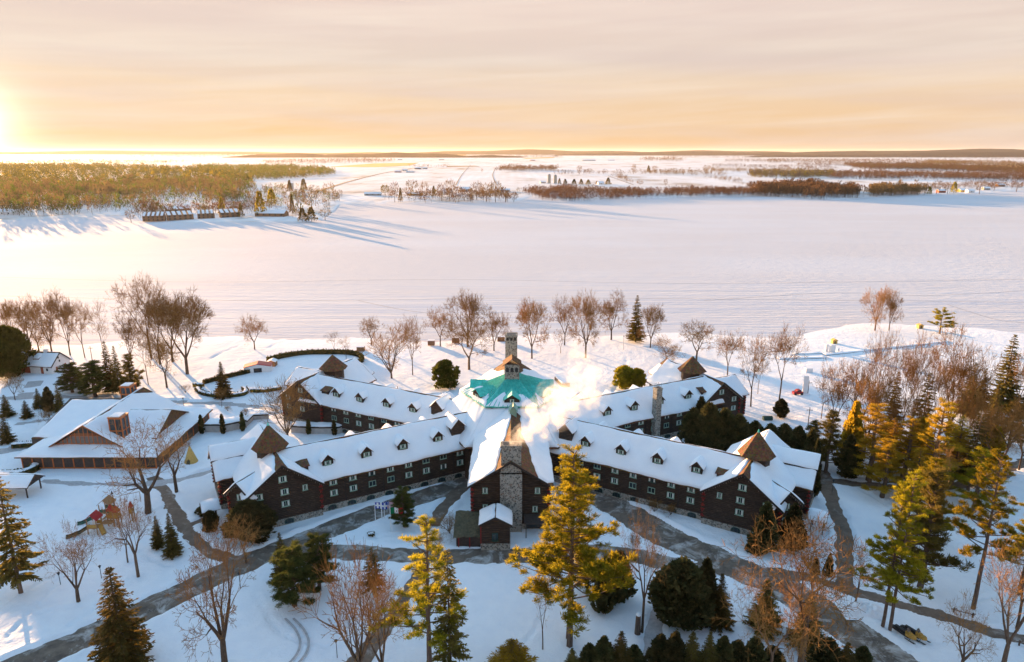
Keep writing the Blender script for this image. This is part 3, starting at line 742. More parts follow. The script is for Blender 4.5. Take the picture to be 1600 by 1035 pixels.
# ---------------------------------------------------------------- every tree on the near side of the lake: kind, foot (u, v), top v, crown width
T = [
# west shore
('vase0',18,545,470,40,'bare tree at the far left edge rising behind the dark evergreen'),
('dense',16,588,512,66,'big dark evergreen left of the white cottage'),
('vase1',82,556,458,52,'leftmost of the two tall bare trees right behind the white cottage'),
('vase2',110,556,453,46,'bare vase-shaped tree right behind the cottage gable'),
('slim9',165,574,472,44,'slender bare tree above the thin spruces near the cottage'),
('spruce1',174,612,533,30,'thin spruce to the left of the pair near the cottage'),
('spruce0',188,616,540,28,'thin spruce between two others near the cottage'),
('darkpine',207,618,556,44,'open-crowned dark pine right of the thin spruces'),
('tall3',237,560,430,78,'tallest bare tree on the left shore, high forked trunk'),
('tall4',250,570,452,66,'bare tree leaning into the tallest left shore tree'),
('vase0',293,585,460,98,'wide dense vase-shaped bare tree on the left shore'),
('slim9',232,602,500,44,'thin bare tree in front of the tallest left shore tree'),
('gnarl10',261,607,520,54,'short crooked bare tree behind the orange-timbered pavilion'),
('broad5',398,547,493,52,'lone small bare tree on the open snow left of the curved hedge'),
('fullpine',114,614,572,50,'bushy pine just right of the white cottage'),
('fullpine',150,620,570,60,'widest bushy pine in the row behind the pavilion'),
('broad6',24,626,581,32,'small reddish bare tree below the white cottage'),
('spruce0',12,652,617,26,'small spruce at the left edge above another spruce'),
('spruce1',43,655,626,22,'smallest young spruce left of the pavilion'),
('spruce2',62,638,607,22,'young spruce, first of three close together'),
('cedar0',79,643,606,26,'middle and fullest of three close young evergreens'),
('spruce0',95,645,600,22,'young spruce, last of three close together beside the lamp'),
('spruce1',12,693,648,28,'small spruce at the left edge beside a clipped hedge'),
('broad5',76,668,638,24,'tiny bare tree beside the snowy path left of the pavilion'),
('spruce2',350,622,565,34,'snow-dusted spruce inside the hedged garden'),
('slim9',347,638,606,22,'sapling beside the garden path below the hedge'),
('twiggy',356,643,634,12,'small reddish shrub on the garden path'),
('twiggy',384,650,638,16,'bare grey shrub above the stone garden wall'),
('column',316,678,649,8,'columnar cedar nearest the pavilion corner'),
('column',349,678,648,8,'columnar cedar in front of the middle of the long garden wall'),
('column',380,674,645,8,'columnar cedar at the right end of the long garden wall'),
('column',483,679,656,8,'columnar cedar left on the low wall beside the hotel'),
('column',523,680,657,8,'columnar cedar right on the low wall beside the hotel'),
('bush7',450,688,596,104,'many-stemmed bare tree in front of the rear left gable'),
('slim9',522,552,519,26,'smaller sapling inside the oval hedge'),
('slim9',541,562,527,24,'sapling nearest the pointed tower in the oval hedge'),
('vase1',48,548,468,50,'bare tree between the dark evergreen and the cottage trees, on the lake side'),
('tall3',133,560,470,40,'upright bare tree between the cottage pair and a slender one'),
('vase2',206,572,486,44,'low bare tree just left of the tallest left shore tree'),
('broad6',62,552,480,44,'low-crowned bare tree over the cottage roof'),
('vase0',270,566,470,70,'bare tree filling the gap inside the tall left shore group'),
('twiggy',200,612,592,18,'bare shrub under the slim spruces behind the pavilion'),
('twiggy1',290,615,600,18,'bare shrub on the snow above the pavilion roof'),
# middle shore
('broad6',580,540,494,42,'small bare tree left of the many-stemmed clump on the shore'),
('bush8',612,592,506,74,'many-stemmed bare clump behind the rear left wing'),
('tall3',645,587,494,42,'narrow tree with dense twigs beside the many-stemmed clump'),
('broad5',688,541,480,50,'rounded bare tree on the shore left of the great twin tree'),
('vase1',731,543,454,66,'tall upright bare tree behind the spreading one'),
('broad6',733,578,492,84,'spreading bare tree in front, left of the stone chimney'),
('vase2',772,549,480,46,'bare tree just left of the tall stone chimney'),
('vase0',831,561,469,54,'bare tree just right of the tall stone chimney'),
('broad5',882,540,463,52,'rounded bare tree above the steam plume'),
('slim9',876,553,516,30,'small thin tree in front of the rounded tree by the steam'),
('vase1',915,560,456,60,'biggest dense bare tree right of the steam plume'),
('vase2',955,531,456,54,'bare tree between the big dense tree and the lone shore spruce'),
('spruce1',993,535,461,32,'lone tall dark spruce on the shore among bare trees'),
('vase0',1016,544,477,40,'bare tree touching the right side of the lone shore spruce'),
('gnarl11',1040,580,520,72,'crooked dark bare tree behind the rear right wing'),
('broad6',1088,564,499,66,'twin-trunked bare tree behind the rear right tower'),
('tall4',1136,594,519,50,'bare tree right of the rear right tower'),
('tall3',1173,636,524,56,'bare tree at the corner of the rear right gable'),
('tall4',1217,629,509,56,'straight dark bare tree standing alone right of the hotel'),
('slim9',1184,616,560,30,'thin sapling between two dark trees right of the hotel'),
('vase1',1367,517,448,46,'taller of the two bare trees on the snowy point'),
('vase2',1389,517,455,36,'shorter of the two bare trees on the snowy point'),
('flatpine',1468,522,489,40,'flat-topped pine on the tip of the point'),
('dense',697,606,564,40,'round dark evergreen behind the rear left wing'),
('gold_round',975,606,573,36,'golden evergreen shrub left of two behind the rear right wing'),
('gold_round',994,608,577,28,'smaller golden evergreen shrub beside its larger neighbour'),
('cedar2',1219,652,624,22,'small frosted evergreen under the lone straight tree'),
# east wood
('slim9',1283,655,574,42,'thin bare tree left of the east wood'),
('broad5',1300,690,560,60,'small spreading tree at the front edge of the east wood'),
('gnarl10',1338,695,556,84,'low-forked bare tree at the left of the east wood'),
('tall3',1363,700,516,64,'tall bare tree with a bent top in the east wood'),
('tall4',1405,700,536,44,'upright bare tree deep in the east wood'),
('tall3',1420,690,519,62,'close-stemmed tall bare tree in the east wood'),
('vase2',1478,695,513,96,'largest forked bare tree, wide open crown in the east wood'),
('tall4',1455,705,560,42,'lesser bare tree beside the largest forked tree'),
('spruce1',1388,690,580,40,'slim spruce among bare trunks at the left of the east wood'),
('ragged',1435,700,582,44,'thin-crowned spruce left of the forked tree'),
('spruce0',1510,652,566,44,'dark spruce left of the tallest one at the right edge'),
('spruce2',1530,640,575,32,'smaller dark spruce squeezed beside the tallest'),
('spruce1',1563,644,522,56,'tallest dark spruce at the right edge'),
('broad6',1585,650,545,44,'bare tree behind the tallest right spruce'),
('spruce0',1598,655,600,34,'spruce cut by the right edge of the picture'),
('gold_cone',1327,722,630,44,'bright golden conifer at the left of the east wood'),
('goldpine',1357,752,636,92,'broad golden conifer standing over the crossing paths'),
('larch',1388,735,652,60,'pale golden larch between broader gold trees'),
('goldpine',1410,748,656,84,'yellowish open pine behind the golden trees'),
('goldpine',1455,768,630,90,'tall golden-topped conifer in the middle of the east wood'),
('larch',1490,740,650,78,'golden conifer right of the tall golden-topped one'),
('goldpine',1485,755,675,84,'low yellowish pine under the golden conifers'),
('ragged',1512,768,650,60,'dark ragged spruce behind the right pine'),
('broad6',1555,748,628,104,'wide golden-twigged bare tree on the right slope'),
('broad5',1592,735,620,76,'wide bare tree at the right edge above the drive'),
('vase2',1535,722,640,62,'lesser golden-twigged bare tree left of the wide one'),
('slim29',1462,800,690,50,'thin leafless tree between the two yellow pines'),
('pine2',1446,850,720,92,'golden pine behind the yellow pine group'),
('darkpine',1290,738,645,58,'dark pine left of the bright golden conifer'),
('cedar0',1322,745,682,46,'dark cedar at the path junction'),
('darkpine',1268,720,660,50,'dark snow-flecked pine behind the right wing'),
('goldpine',1378,778,690,76,'golden low pine at the path, left of two'),
('larch',1425,790,700,60,'golden larch at the path, right of two low gold trees'),
('gold_cone',1432,722,655,54,'golden cone-shaped tree between bare trunks'),
('gold_cone',1545,735,668,50,'golden cone-shaped tree under the wide bare tree'),
('pine2',1520,800,705,90,'yellow pine crown in front of the ragged spruce'),
('gnarl11',1395,715,590,80,'tangled bare tree among the golden conifers'),
('vase1',1350,712,585,66,'bare tree over the bright golden conifer'),
('broad5',1500,712,590,70,'bare tree between the forked tree and the dark spruces'),
('spruce2',1545,690,600,44,'dark spruce behind the wide bare tree'),
('darkpine',1575,700,630,56,'dark pine at the right end of the east wood'),
('broad6',1425,715,610,70,'low spreading bare tree deep in the east wood'),
# cedar mass behind the right wing
('cedar2',1080,705,640,40,'leftmost cedar of the dark mass behind the right wing'),
('cedar2',1104,712,632,46,'tall cedar under the rear right gable windows'),
('cedar2',1128,712,641,44,'cedar with a brown top under the rear right gable corner'),
('cedar2',1150,716,650,42,'cedar just left of the right pointed tower'),
('cedar2',1176,712,660,38,'low cedar just behind the right pointed tower'),
('cedar2',1200,715,664,34,'small cedar right of the right pointed tower'),
('cedar2',1222,716,664,36,'round cedar third from the right behind the right wing'),
('cedar2',1243,722,668,34,'second cedar from the right behind the right wing'),
('cedar1',1092,680,622,32,'frosted pointed cedar rising against the rear right roof'),
('cedar0',1268,778,690,26,'snow-flecked cedar against the end wall of the right wing'),
('cedar1',1262,742,672,34,'last cedar on the right behind the right wing'),
# near lawn, left
('ragged',33,928,742,86,'ragged tall spruce with a bare lower trunk at the left edge'),
('vase20',123,942,826,92,'small vase-shaped bare tree beside the playground'),
('tall24',216,902,768,92,'bare tree with a side limb right of the playground'),
('slim29',200,880,775,50,'twin thin bare stems right of the playground'),
('spruce0',249,856,806,28,'smaller golden-brown spruce beside the diagonal path'),
('spruce2',271,869,802,36,'larger golden-brown spruce beside the diagonal path'),
('broad22',232,802,660,140,'wide bare tree in front of the pavilion'),
('tall25',276,770,676,72,'bare tree right of the wide one by the tepee'),
('round',330,830,800,24,'snow-covered shrub by the side porch'),
('round',318,804,792,22,'low juniper left of the side porch'),
('cedar2',392,842,784,72,'big rounded cypress against the left wing gable'),
('slim29',385,880,808,70,'pink-twigged small tree below the rounded cypress'),
('spruce1',197,1048,886,104,'large brown-tipped spruce by the drive at bottom left'),
('vase21',352,1045,828,140,'great vase-shaped bare tree at the bottom left'),
('spruce0',443,906,832,40,'slim spruce top behind the yellow pine on the lawn'),
('fullpine',461,947,862,84,'full yellow-tipped pine on the left lawn'),
('fullpine',499,922,842,64,'round-topped dark pine on the left lawn'),
('bush26',562,1062,858,140,'many-stemmed bare tree at the bottom left of centre'),
('vase20',600,1075,880,110,'bare tree with long side limb crossing the lower path'),
('ragged',584,930,856,46,'tangled brown shrub-like conifer on the lawn edge'),
('fullpine',632,824,767,46,'dark evergreen behind the flagpoles'),
('twiggy',670,832,808,34,'round bare shrub right of the flag evergreen'),
('twiggy',702,834,806,52,'wide vine-brown shrub at the left of the stone chimney house'),
('twiggy',686,856,836,26,'low twiggy shrub above the yellow pine'),
('pine0',672,1062,812,140,'tall yellow pine left of the open snow, long lower limbs'),
('ragged',704,1060,858,72,'rusty-needled conifer leaning on the tall yellow pine'),
('larch',800,1052,1000,90,'golden tree top at the bottom edge below the open snow'),
# near lawn, centre and right
('slim29',848,1015,888,46,'thin sapling on the open snow left of the great pine'),
('bigpine',887,1003,712,172,'great golden twin-trunked pine in front of the right wing'),
('darkpine',918,925,858,52,'dark small spruce in the shade of the great pine'),
('cedar0',967,940,864,54,'taller of two dark cedars right of the great pine'),
('cedar1',940,955,888,40,'shorter of two dark cedars right of the great pine'),
('tall24',1003,990,786,86,'golden-lit bare tree on the lawn with a snow-capped stump at its foot'),
('twiggy',990,868,832,26,'orange shrub on the snow island'),
('twiggy',1022,802,780,30,'orange shrub against the stone base of the right wing'),
('twiggy',1048,806,788,26,'smaller orange shrub against the right wing base'),
('cedar2',1062,975,878,88,'wide dark cedar by the right drive'),
('cedar0',1098,968,876,54,'tall dark cedar behind its wide neighbour'),
('spruce2',1122,978,896,56,'dark spruce at the right of the cedars by the drive'),
('cedar1',1192,862,788,48,'tall cedar against the right wing gable'),
('cedar1',1236,858,790,46,'cedar under the small gable of the right wing'),
('round',1176,866,846,22,'small snow-flecked shrub at the foot of the right gable cedar'),
('gnarl11',1205,1062,888,135,'gnarled golden-twigged tree, left of the two at the bottom right'),
('gnarl10',1250,1050,812,215,'large golden tree with leaning limbs at the bottom right'),
('spruce0',1192,985,905,66,'dark spruce behind the gnarled golden tree'),
('spruce2',1258,1008,930,70,'snowy dark spruce between the two golden trees'),
('slim29',1335,950,850,60,'pink-twigged thin tree beside the brown paths'),
('cedar1',1273,898,872,14,'smaller of two clipped cone cedars'),
('cedar0',1293,902,866,18,'larger of two clipped cone cedars'),
('bigpine',1385,985,744,98,'yellow twin-trunked pine behind the snowmobiles'),
('darkpine',1437,918,740,96,'dark heavy pine behind the twin-trunked yellow one'),
('pine1',1520,952,712,112,'tall bare-trunked yellow pine at the right'),
('pine0',1592,930,770,90,'yellow pine cut by the right edge'),
('vase20',1568,1040,855,116,'wide bare golden-twigged tree at the bottom right corner'),
('broad22',1500,1060,940,80,'low bare tree at the bottom edge under the snowmobile trail'),
('tall25',1588,985,840,60,'bare trunk tree behind the right corner tree'),
]
for r_ in T: pt(*r_)
# cedar hedge trees along the bottom edge
CE = [(893,1013,34),(920,1008,36),(942,997,40),(968,986,46),(990,1010,34),(1030,994,42),(1052,990,40),(1078,987,46),(1104,987,44),(1127,997,40),(1150,1003,40),(1176,1000,44),(1205,1012,42),(1290,1000,52),(1318,1004,46),(1345,1012,34)]
CL = ['cedar at the left end of the bottom row','second cedar from the left in the bottom row','third bottom-row cedar from the left with a pointed tip','tallest pointed cedar in the left half of the bottom row','low cedar beside the snowy walk in the bottom row','first cedar right of the snowy walk in the bottom row','dark cedar second right of the snowy walk','orange-tipped cedar near the middle of the bottom row','broad orange-lit cedar just right of the orange-tipped one','bottom-row cedar right of the broad orange-lit one','cedar under the left side of the gnarled tree','cedar between the gnarled tree and its left neighbours','bottom-row cedar touching the gnarled trunk','snow-flecked cedar beside the right drive','last but one cedar by the right drive','last and lowest cedar by the right drive']
for (u, vt, wpx), lb in zip(CE, CL):
    k = ('cedar0', 'spruce0', 'cedar1', 'spruce2', 'cedar0')[int(u*7) % 5]
    x, y = P(u, 1052+(u % 5)*3); pt(k, u, 1052+(u % 5)*3, vt, wpx*1.3, lb, 'cedars in a row along the bottom edge')
# ---------------------------------------------------------------- shared small meshes (front faces -y)
def win_mesh(w=1.7, h=1.35, name='window', fr='window_frame', pane='glass', cur=True):
    m = MB(); a = .11
    m.box(-w/2, -.10, 0, w/2, .12, a, 0); m.box(-w/2, -.10, h-a, w/2, .12, h, 0)
    for x in (-w/2, w/2-a, -.05): m.box(x, -.10, a, x+a, .12, h-a, 0)
    m.box(-w/2+a, -.03, a, w/2-a, .10, h-a, 1)
    if cur:
        for s in (-1, 1):
            x0 = s*w/2-s*a; x1 = s*w*.23
            m.box(min(x0, x1), -.05, a, max(x0, x1), -.032, h-a, 2)
    m.box(-w/2-.08, -.18, -.10, w/2+.08, .02, -.003, 0)
    return m.mesh(name, [MAT[fr], MAT[pane], MAT['curtain']])
WIN = win_mesh(); WIN_B = win_mesh(cur=False); WIN_C = win_mesh(1.7, 1.35, 'window', 'green_shutter'); WIN_S = win_mesh(1.1, 1.3); WIN_D = win_mesh(1.5, 1.0)
def arch_mesh():
    m = MB(); n = 10; r = 1.0
    pts = [(-r, 0, 0), (r, 0, 0)] + [(r*math.cos(math.pi*i/n), 0, .55+.6*math.sin(math.pi*i/n)) for i in range(n+1)]
    m.prism(pts, (0, -.10, 0), 0)
    p2 = [(x*.84, -.105, z*.86+.06) for x, y, z in pts]; m.prism(p2, (0, -.03, 0), 1)
    for x in (-.42, .36): m.box(x, -.17, .06, x+.07, -.136, 1.0, 0)
    return m.mesh('window', [MAT['green_shutter'], MAT['glass']])
ARCH = arch_mesh()

def snow_patch(mb, p00, p10, p11, p01, vlo=None, vhi=None, ulo=0.0, uhi=1.0, th=.30, nu=None, nv=None, seed=0):
    """a snow blanket over the quad (p00-p10 = eave, p01-p11 = ridge), thick inside, rounded off at its edges"""
    p00, p10, p11, p01 = map(Vector, (p00, p10, p11, p01)); rnd = random.Random(seed)
    Lu = (p10-p00).length; Lv = (p01-p00).length
    nu = nu or max(4, int(Lu/.9)); nv = nv or max(5, int(Lv/.7))
    if vhi is None and Lv > 3: vhi = wig(seed+77, .975, .022, 11)
    if vlo is None and Lv > 3: vlo = wig(seed+55, .014, .020, 13)
    us = [ulo+(uhi-ulo)*x for x in ([0, .25/nu]+[i/nu for i in range(1, nu)]+[1-.25/nu, 1])]
    ph = [rnd.uniform(0, 6.28) for _ in range(6)]
    V = []; Fc = []; nrm = (p10-p00).cross(p01-p00).normalized()
    if nrm.z < 0: nrm = -nrm
    vs = [0, .18/nv]+[i/nv for i in range(1, nv)]+[1-.18/nv, 1]
    for u in us:
        lo = vlo(u) if vlo else 0.0; hi = vhi(u) if vhi else 1.0
        hi = max(hi, lo+.004)
        for v0 in vs:
            v = lo+(hi-lo)*v0
            p = p00*(1-u)*(1-v)+p10*u*(1-v)+p11*u*v+p01*(1-u)*v
            e = min(v0, 1-v0)*(hi-lo)*Lv; eu = min(u-ulo, uhi-u)*Lu
            k = min(1, max(0, e)/.35)**.5*min(1, max(0, eu)/.35)**.5
            wob = 1+.26*math.sin(u*Lu*.55+ph[0]+v*3)+.22*math.sin(v*Lv*.8+ph[1]+u*Lu*.2)+.16*math.sin(u*Lu*1.7+v*Lv*1.1+ph[2])
            V.append(p+nrm*(.012+th*k*wob))
    m = len(vs); n = len(us)
    for i in range(n-1):
        for j in range(m-1): Fc.append((i*m+j, (i+1)*m+j, (i+1)*m+j+1, i*m+j+1))
    if (p10-p00).cross(p01-p00).z < 0: Fc = [f[::-1] for f in Fc]
    return mb.add(V, Fc)
def wig(seed, a, amp, f=9.0):
    r = random.Random(seed); q = [r.uniform(0, 6.28) for _ in range(4)]
    return lambda u: a(u) + amp*(math.sin(u*f+q[0])*.5+math.sin(u*f*2.3+q[1])*.3+math.sin(u*f*6.1+q[2])*.2) if callable(a) else a + amp*(math.sin(u*f+q[0])*.5+math.sin(u*f*2.3+q[1])*.3+math.sin(u*f*6.1+q[2])*.2)

class Fr:
    """local frame: x along a ridge, y to its side, z up"""
    def __init__(s, ox, oy, deg, side=1):
        s.o = (ox, oy); a = R(deg); s.d = (math.cos(a), math.sin(a)); s.b = (-s.d[1]*side, s.d[0]*side); s.deg = deg; s.side = side
    def __call__(s, x, y, z=0.0): return (s.o[0]+x*s.d[0]+y*s.b[0], s.o[1]+x*s.d[1]+y*s.b[1], z)
    def sub(s, x, y, ddeg):
        p = s(x, y); return Fr(p[0], p[1], s.deg+ddeg*s.side, s.side)
    def face(s, nx, ny):
        """z-turn that points a -y facing mesh along local direction (nx, ny)"""
        wx = nx*s.d[0]+ny*s.b[0]; wy = nx*s.d[1]+ny*s.b[1]
        return math.atan2(wy, wx)+math.pi/2

ROOT = thing('log_hotel', 'huge dark log hotel with snowy wings spreading star-like from a green-roofed centre', 'hotel', (0, 150, 0))
OFF = (0.0, 150.0, 0.0)
def part(name, mb, mats, parent=None, root=None, off=None, smooth=False):
    root = root or ROOT; off = off or OFF
    o = link(name, mb.mesh(name, [MAT[m] for m in (mats if isinstance(mats, (list, tuple)) else [mats])], smooth, off), parent or root)
    return o
def put(name, me, parent, p, rz, sc=(1,1,1), off=None):
    off = off or OFF
    return link(name, me, parent, (p[0]-off[0], p[1]-off[1], p[2]-off[2]), rz, sc)

def gable(F, x0, x1, hw, ze, zr, z0=0.0, oh=.9, eo=.7, wall=('wing_wall', 'dark_logs'), roofmat='cedar_shingle', snow=(1, 1), melt=None, base=1.6, ends=(1, 1), root=None, off=None, lace=(0, 0), th=.34, logs=(), arches=()):
    """a gabled block: its wall, stone base, roof and snow; x along the ridge. returns the wall"""
    T = 0
    yE = hw+eo; zE = ze-(zr-ze)*eo/hw
    m = MB()
    prof = [(-hw, z0), (hw, z0), (hw, ze), (0, zr), (-hw, ze)]
    m.prism([F(x0, y, z) for y, z in prof], Vector(F(x1, 0))-Vector(F(x0, 0)), 0)
    wl = part(wall[0], m, wall[1], root=root, off=off)
    if base:
        m = MB(); d = .10
        m.prism([F(x0-d, y, 0) for y in ()] or [F(x0-d, -hw-d, -.3), F(x1+d, -hw-d, -.3), F(x1+d, hw+d, -.3), F(x0-d, hw+d, -.3)], (0, 0, base+.3), 0)
        part('stone_base', m, 'field_stone', root=root, off=off)
    # roof slabs
    t = .26; m = MB()
    for s in (-1, 1):
        m.prism([F(x0-oh*ends[0], s*yE, zE), F(x1+oh*ends[1], s*yE, zE), F(x1+oh*ends[1], 0, zr), F(x0-oh*ends[0], 0, zr)], (0, 0, t), 0)
    for e, x in ((0, x0-oh*ends[0]), (1, x1+oh*ends[1])):
        if ends[e]:
            sg = -1 if e == 0 else 1
            for s in (-1, 1):   # barge boards
                m.prism([F(x+sg*.02, s*yE, zE-.18), F(x+sg*.02, 0, zr-.18), F(x+sg*.02, 0, zr+t+.05), F(x+sg*.02, s*yE, zE+t+.05)], Vector(F(sg*.12, 0))-Vector(F(0, 0)), 1)
    part('roof', m, [roofmat, 'fascia'], root=root, off=off)
    for e in (0, 1):
        if lace[e]:
            m = MB(); x = (x0-oh*.55) if e == 0 else (x1+oh*.55); n = int(hw*2.6)
            for s in (-1, 1):
                for i in range(n):
                    f0 = i/n; f1 = (i+.62)/n; dr = .25+.35*((i*7) % 5)/5
                    ya, yb = s*yE*(1-f0), s*yE*(1-f1); za, zb = zE+(zr-zE)*f0, zE+(zr-zE)*f1
                    m.prism([F(x, ya, za-.1), F(x, yb, zb-.1), F(x, (ya+yb)/2, (za+zb)/2-.2-dr)], Vector(F(.06, 0))-Vector(F(0, 0)), 0)
            part('eave_trim', m, 'rake_lace', root=root, off=off)
    for k, s in enumerate((-1, 1)):
        if snow[k]:
            m = MB(); mk = (melt or {}).get(s, {})
            a0, a1 = x0-oh*ends[0], x1+oh*ends[1]
            snow_patch(m, F(a0, s*(yE+.1), zE+t-.05), F(a1, s*(yE+.1), zE+t-.05), F(a1, s*.02, zr+t+.0), F(a0, s*.02, zr+t+.0), mk.get('lo'), mk.get('hi'), th=th, seed=int(x0*7+hw*3+s*5+F.deg))
            part('roof_snow', m, 'roof_snow', root=root, off=off, smooth=True)
    for (x, y) in logs:         # crossed log ends up a corner
        m = MB(); z = base or .3; i = 0
        while z < ze-.3:
            a = .40 if i % 2 == 0 else .17; b = .17 if i % 2 == 0 else .40
            c = F(x, y)
            def Tm(px, py, pz): return (c[0]+px*F.d[0]+py*F.b[0], c[1]+px*F.d[1]+py*F.b[1], pz)
            m.box(-a, -b, z, a, b, z+.36, 0 if i % 3 else 1, Tm); z += .42; i += 1
        m.box(-.14, -.14, (base or .3), .14, .14, ze-.2, 1, Tm)
        part('corner_logs', m, ['red_log', 'dark_logs'], root=root, off=off)
    return wl

# dormer: front at y=0 looking -y, body runs back (+y)
def dormer_meshes(w=2.5, h=1.5, rise=1.3, dep=4.4, wallm='dark_logs', roofm='cedar_shingle', snow=True):
    m = MB(); hw = w/2
    m.prism([(-hw, 0, -.8), (hw, 0, -.8), (hw, 0, h), (0, 0, h+rise), (-hw, 0, h)], (0, dep, 0), 0)
    e = .32
    for s in (-1, 1):
        m.prism([(s*(hw+e), -.45, h-rise*e/hw), (0, -.45, h+rise), (0, dep, h+rise), (s*(hw+e), dep, h-rise*e/hw)], (0, 0, .14), 1)
    body = m.mesh('dormer', [MAT[wallm], MAT[roofm]])
    sn = None
    if snow:
        m = MB()
        for s in (-1, 1):
            snow_patch(m, (s*(hw+e+.03), -.42, h-rise*e/hw+.12), (s*(hw+e+.03), dep, h-rise*e/hw+.12), (0, dep, h+rise+.15), (0, -.42, h+rise+.15), th=.24, seed=3+s)
        sn = m.mesh('roof_snow', MAT['roof_snow'], True)
    return body, sn
DORM = dormer_meshes(); GREEN_D = dormer_meshes(3.9, 1.5, 1.3, 5.0, 'dark_logs', 'green_copper', False); PALE_D = dormer_meshes(1.7, 1.5, 1.1, 3.0, 'window_frame', 'window_frame', False)
BIG_D = dormer_meshes(3.6, 2.5, 1.9, 6.0)
def dormer(p, rz, kind=DORM, sc=1.0, win=WIN_D, bare=False, label=None):
    d = put('dormer', kind[0], ROOT, p, rz, (sc, sc, sc))
    if label: d['label'] = label
    if kind[1] and not bare: link('roof_snow', kind[1], d)
    if win:
        link('window', win, d, (0, -.03, .32))
    return d
def shed_dormer(F, x, y, z, rz):
    m = MB(); m.prism([(-1.3, 0, -.6), (-1.3, 0, 1.2), (-1.3, 3.2, 2.0), (-1.3, 3.2, -.6)], (2.6, 0, 0), 0)
    m.prism([(-1.6, -.4, 1.12), (-1.6, 3.3, 2.05), (-1.6, 3.3, 2.22), (-1.6, -.4, 1.29)], (3.2, 0, 0), 1)
    d = put('dormer', m.mesh('dormer', [MAT['dark_logs'], MAT['cedar_shingle']]), ROOT, F(x, y, z), rz); d['label'] = 'small flat-roofed dormer without a window'
    return d
def octa_tower(F, x, y, zt, r=3.7, ze=15.2, finial=True):
    c = F(x, y)
    m = MB(); m.cone((c[0], c[1], 0), r*.80, ze, 8, 0, r*.80, .39); part('tower', m, 'dark_logs')
    m = MB(); m.cone((c[0], c[1], ze-.25), r*1.12, zt-ze+.25, 8, 0, 0, .39)
    part('tower_roof', m, 'cedar_shingle')
    if finial:
        m = MB(); m.cone((c[0], c[1], zt-.5), .28, .9, 8, 0, .10); m.cone((c[0], c[1], zt+.3), .09, 1.7, 6, 1)
        part('finial', m, ['green_copper', 'metal_dark'])

def wing(F, a0, a1, dorm, ca, chw, cface, shed=None, name_kind='front', zr=14.2, ze=8.2):
    hw = 7.0
    ff = F.face(0, 1)
    wl = gable(F, a0, a1, hw, ze, zr, ends=(0, 0))
    # windows of the long wall that faces the drive
    x = a0+5.5; i = 0
    while x < ca-chw-1.5:
        i += 1
        for q_, z in enumerate((6.35, 3.65)): put('window', (WIN, WIN, WIN_B, WIN, WIN_C, WIN, WIN_B)[(i*3+q_*5+int(a1)) % 7], wl, F(x, hw+.06, z), ff)
        put('window', ARCH, wl, F(x+.6, hw+.10, .30), ff)
        x += 4.55
    for x in np.arange(a0+7.2, ca-chw-3, 9.1):
        m = MB(); m.prism([F(x, hw+.01, 1.6), F(x+.22, hw+.01, 1.6), F(x+.22, hw+.01, ze-.5), F(x, hw+.01, ze-.5)], Vector(F(0, .12))-Vector(F(0, 0)), 0)
        part('wall_post', m, 'fascia')
    for k, (x, kind) in enumerate(dorm):
        y = 4.9 if kind != 'big' else 3.6
        if kind == 'big': dormer(F(x, 4.8, ze+2.3), ff, BIG_D, 1.0, None, label='larger gabled dormer where the wing joins the centre')
        else: dormer(F(x, 5.25, ze+2.1), ff)
        if kind == 'n': dormer(F(x, -4.75, 9.75), F.face(0, -1))
    if shed: shed_dormer(F, shed, 5.2, ze+2.1, ff)
    for x in (24, 33.5, 43): dormer(F(x, -5.25, ze+2.1), F.face(0, -1))
    # cross gable
    G = F.sub(ca, 0, 90)           # x runs towards the drive
    sm = {1: {'hi': wig(ca, .93, .03)}}
    cw = gable(G, -17, cface, chw, ze+.2, zr+.2, lace=(0, 1), logs=((cface, chw), (cface, -chw)), melt={-1: {'hi': wig(3, lambda u: 1-.3*max(0, u-.55), .04)}, 1: {'hi': wig(9, lambda u: 1-.26*max(0, u-.6), .04)}})
    for x, z, me in ((0, 10.4, WIN), (.2, 7.35, WIN), (.2, 4.5, WIN), (-5.2, 7.4, WIN), (-5.2, 4.5, WIN), (4.6, 7.3, WIN_S)):
        put('window', me, cw, G(cface+.06, x, z), G.face(1, 0))
    for x in (-4.9, .6): put('window', ARCH, cw, G(cface+.10, x, .30), G.face(1, 0))
    return G

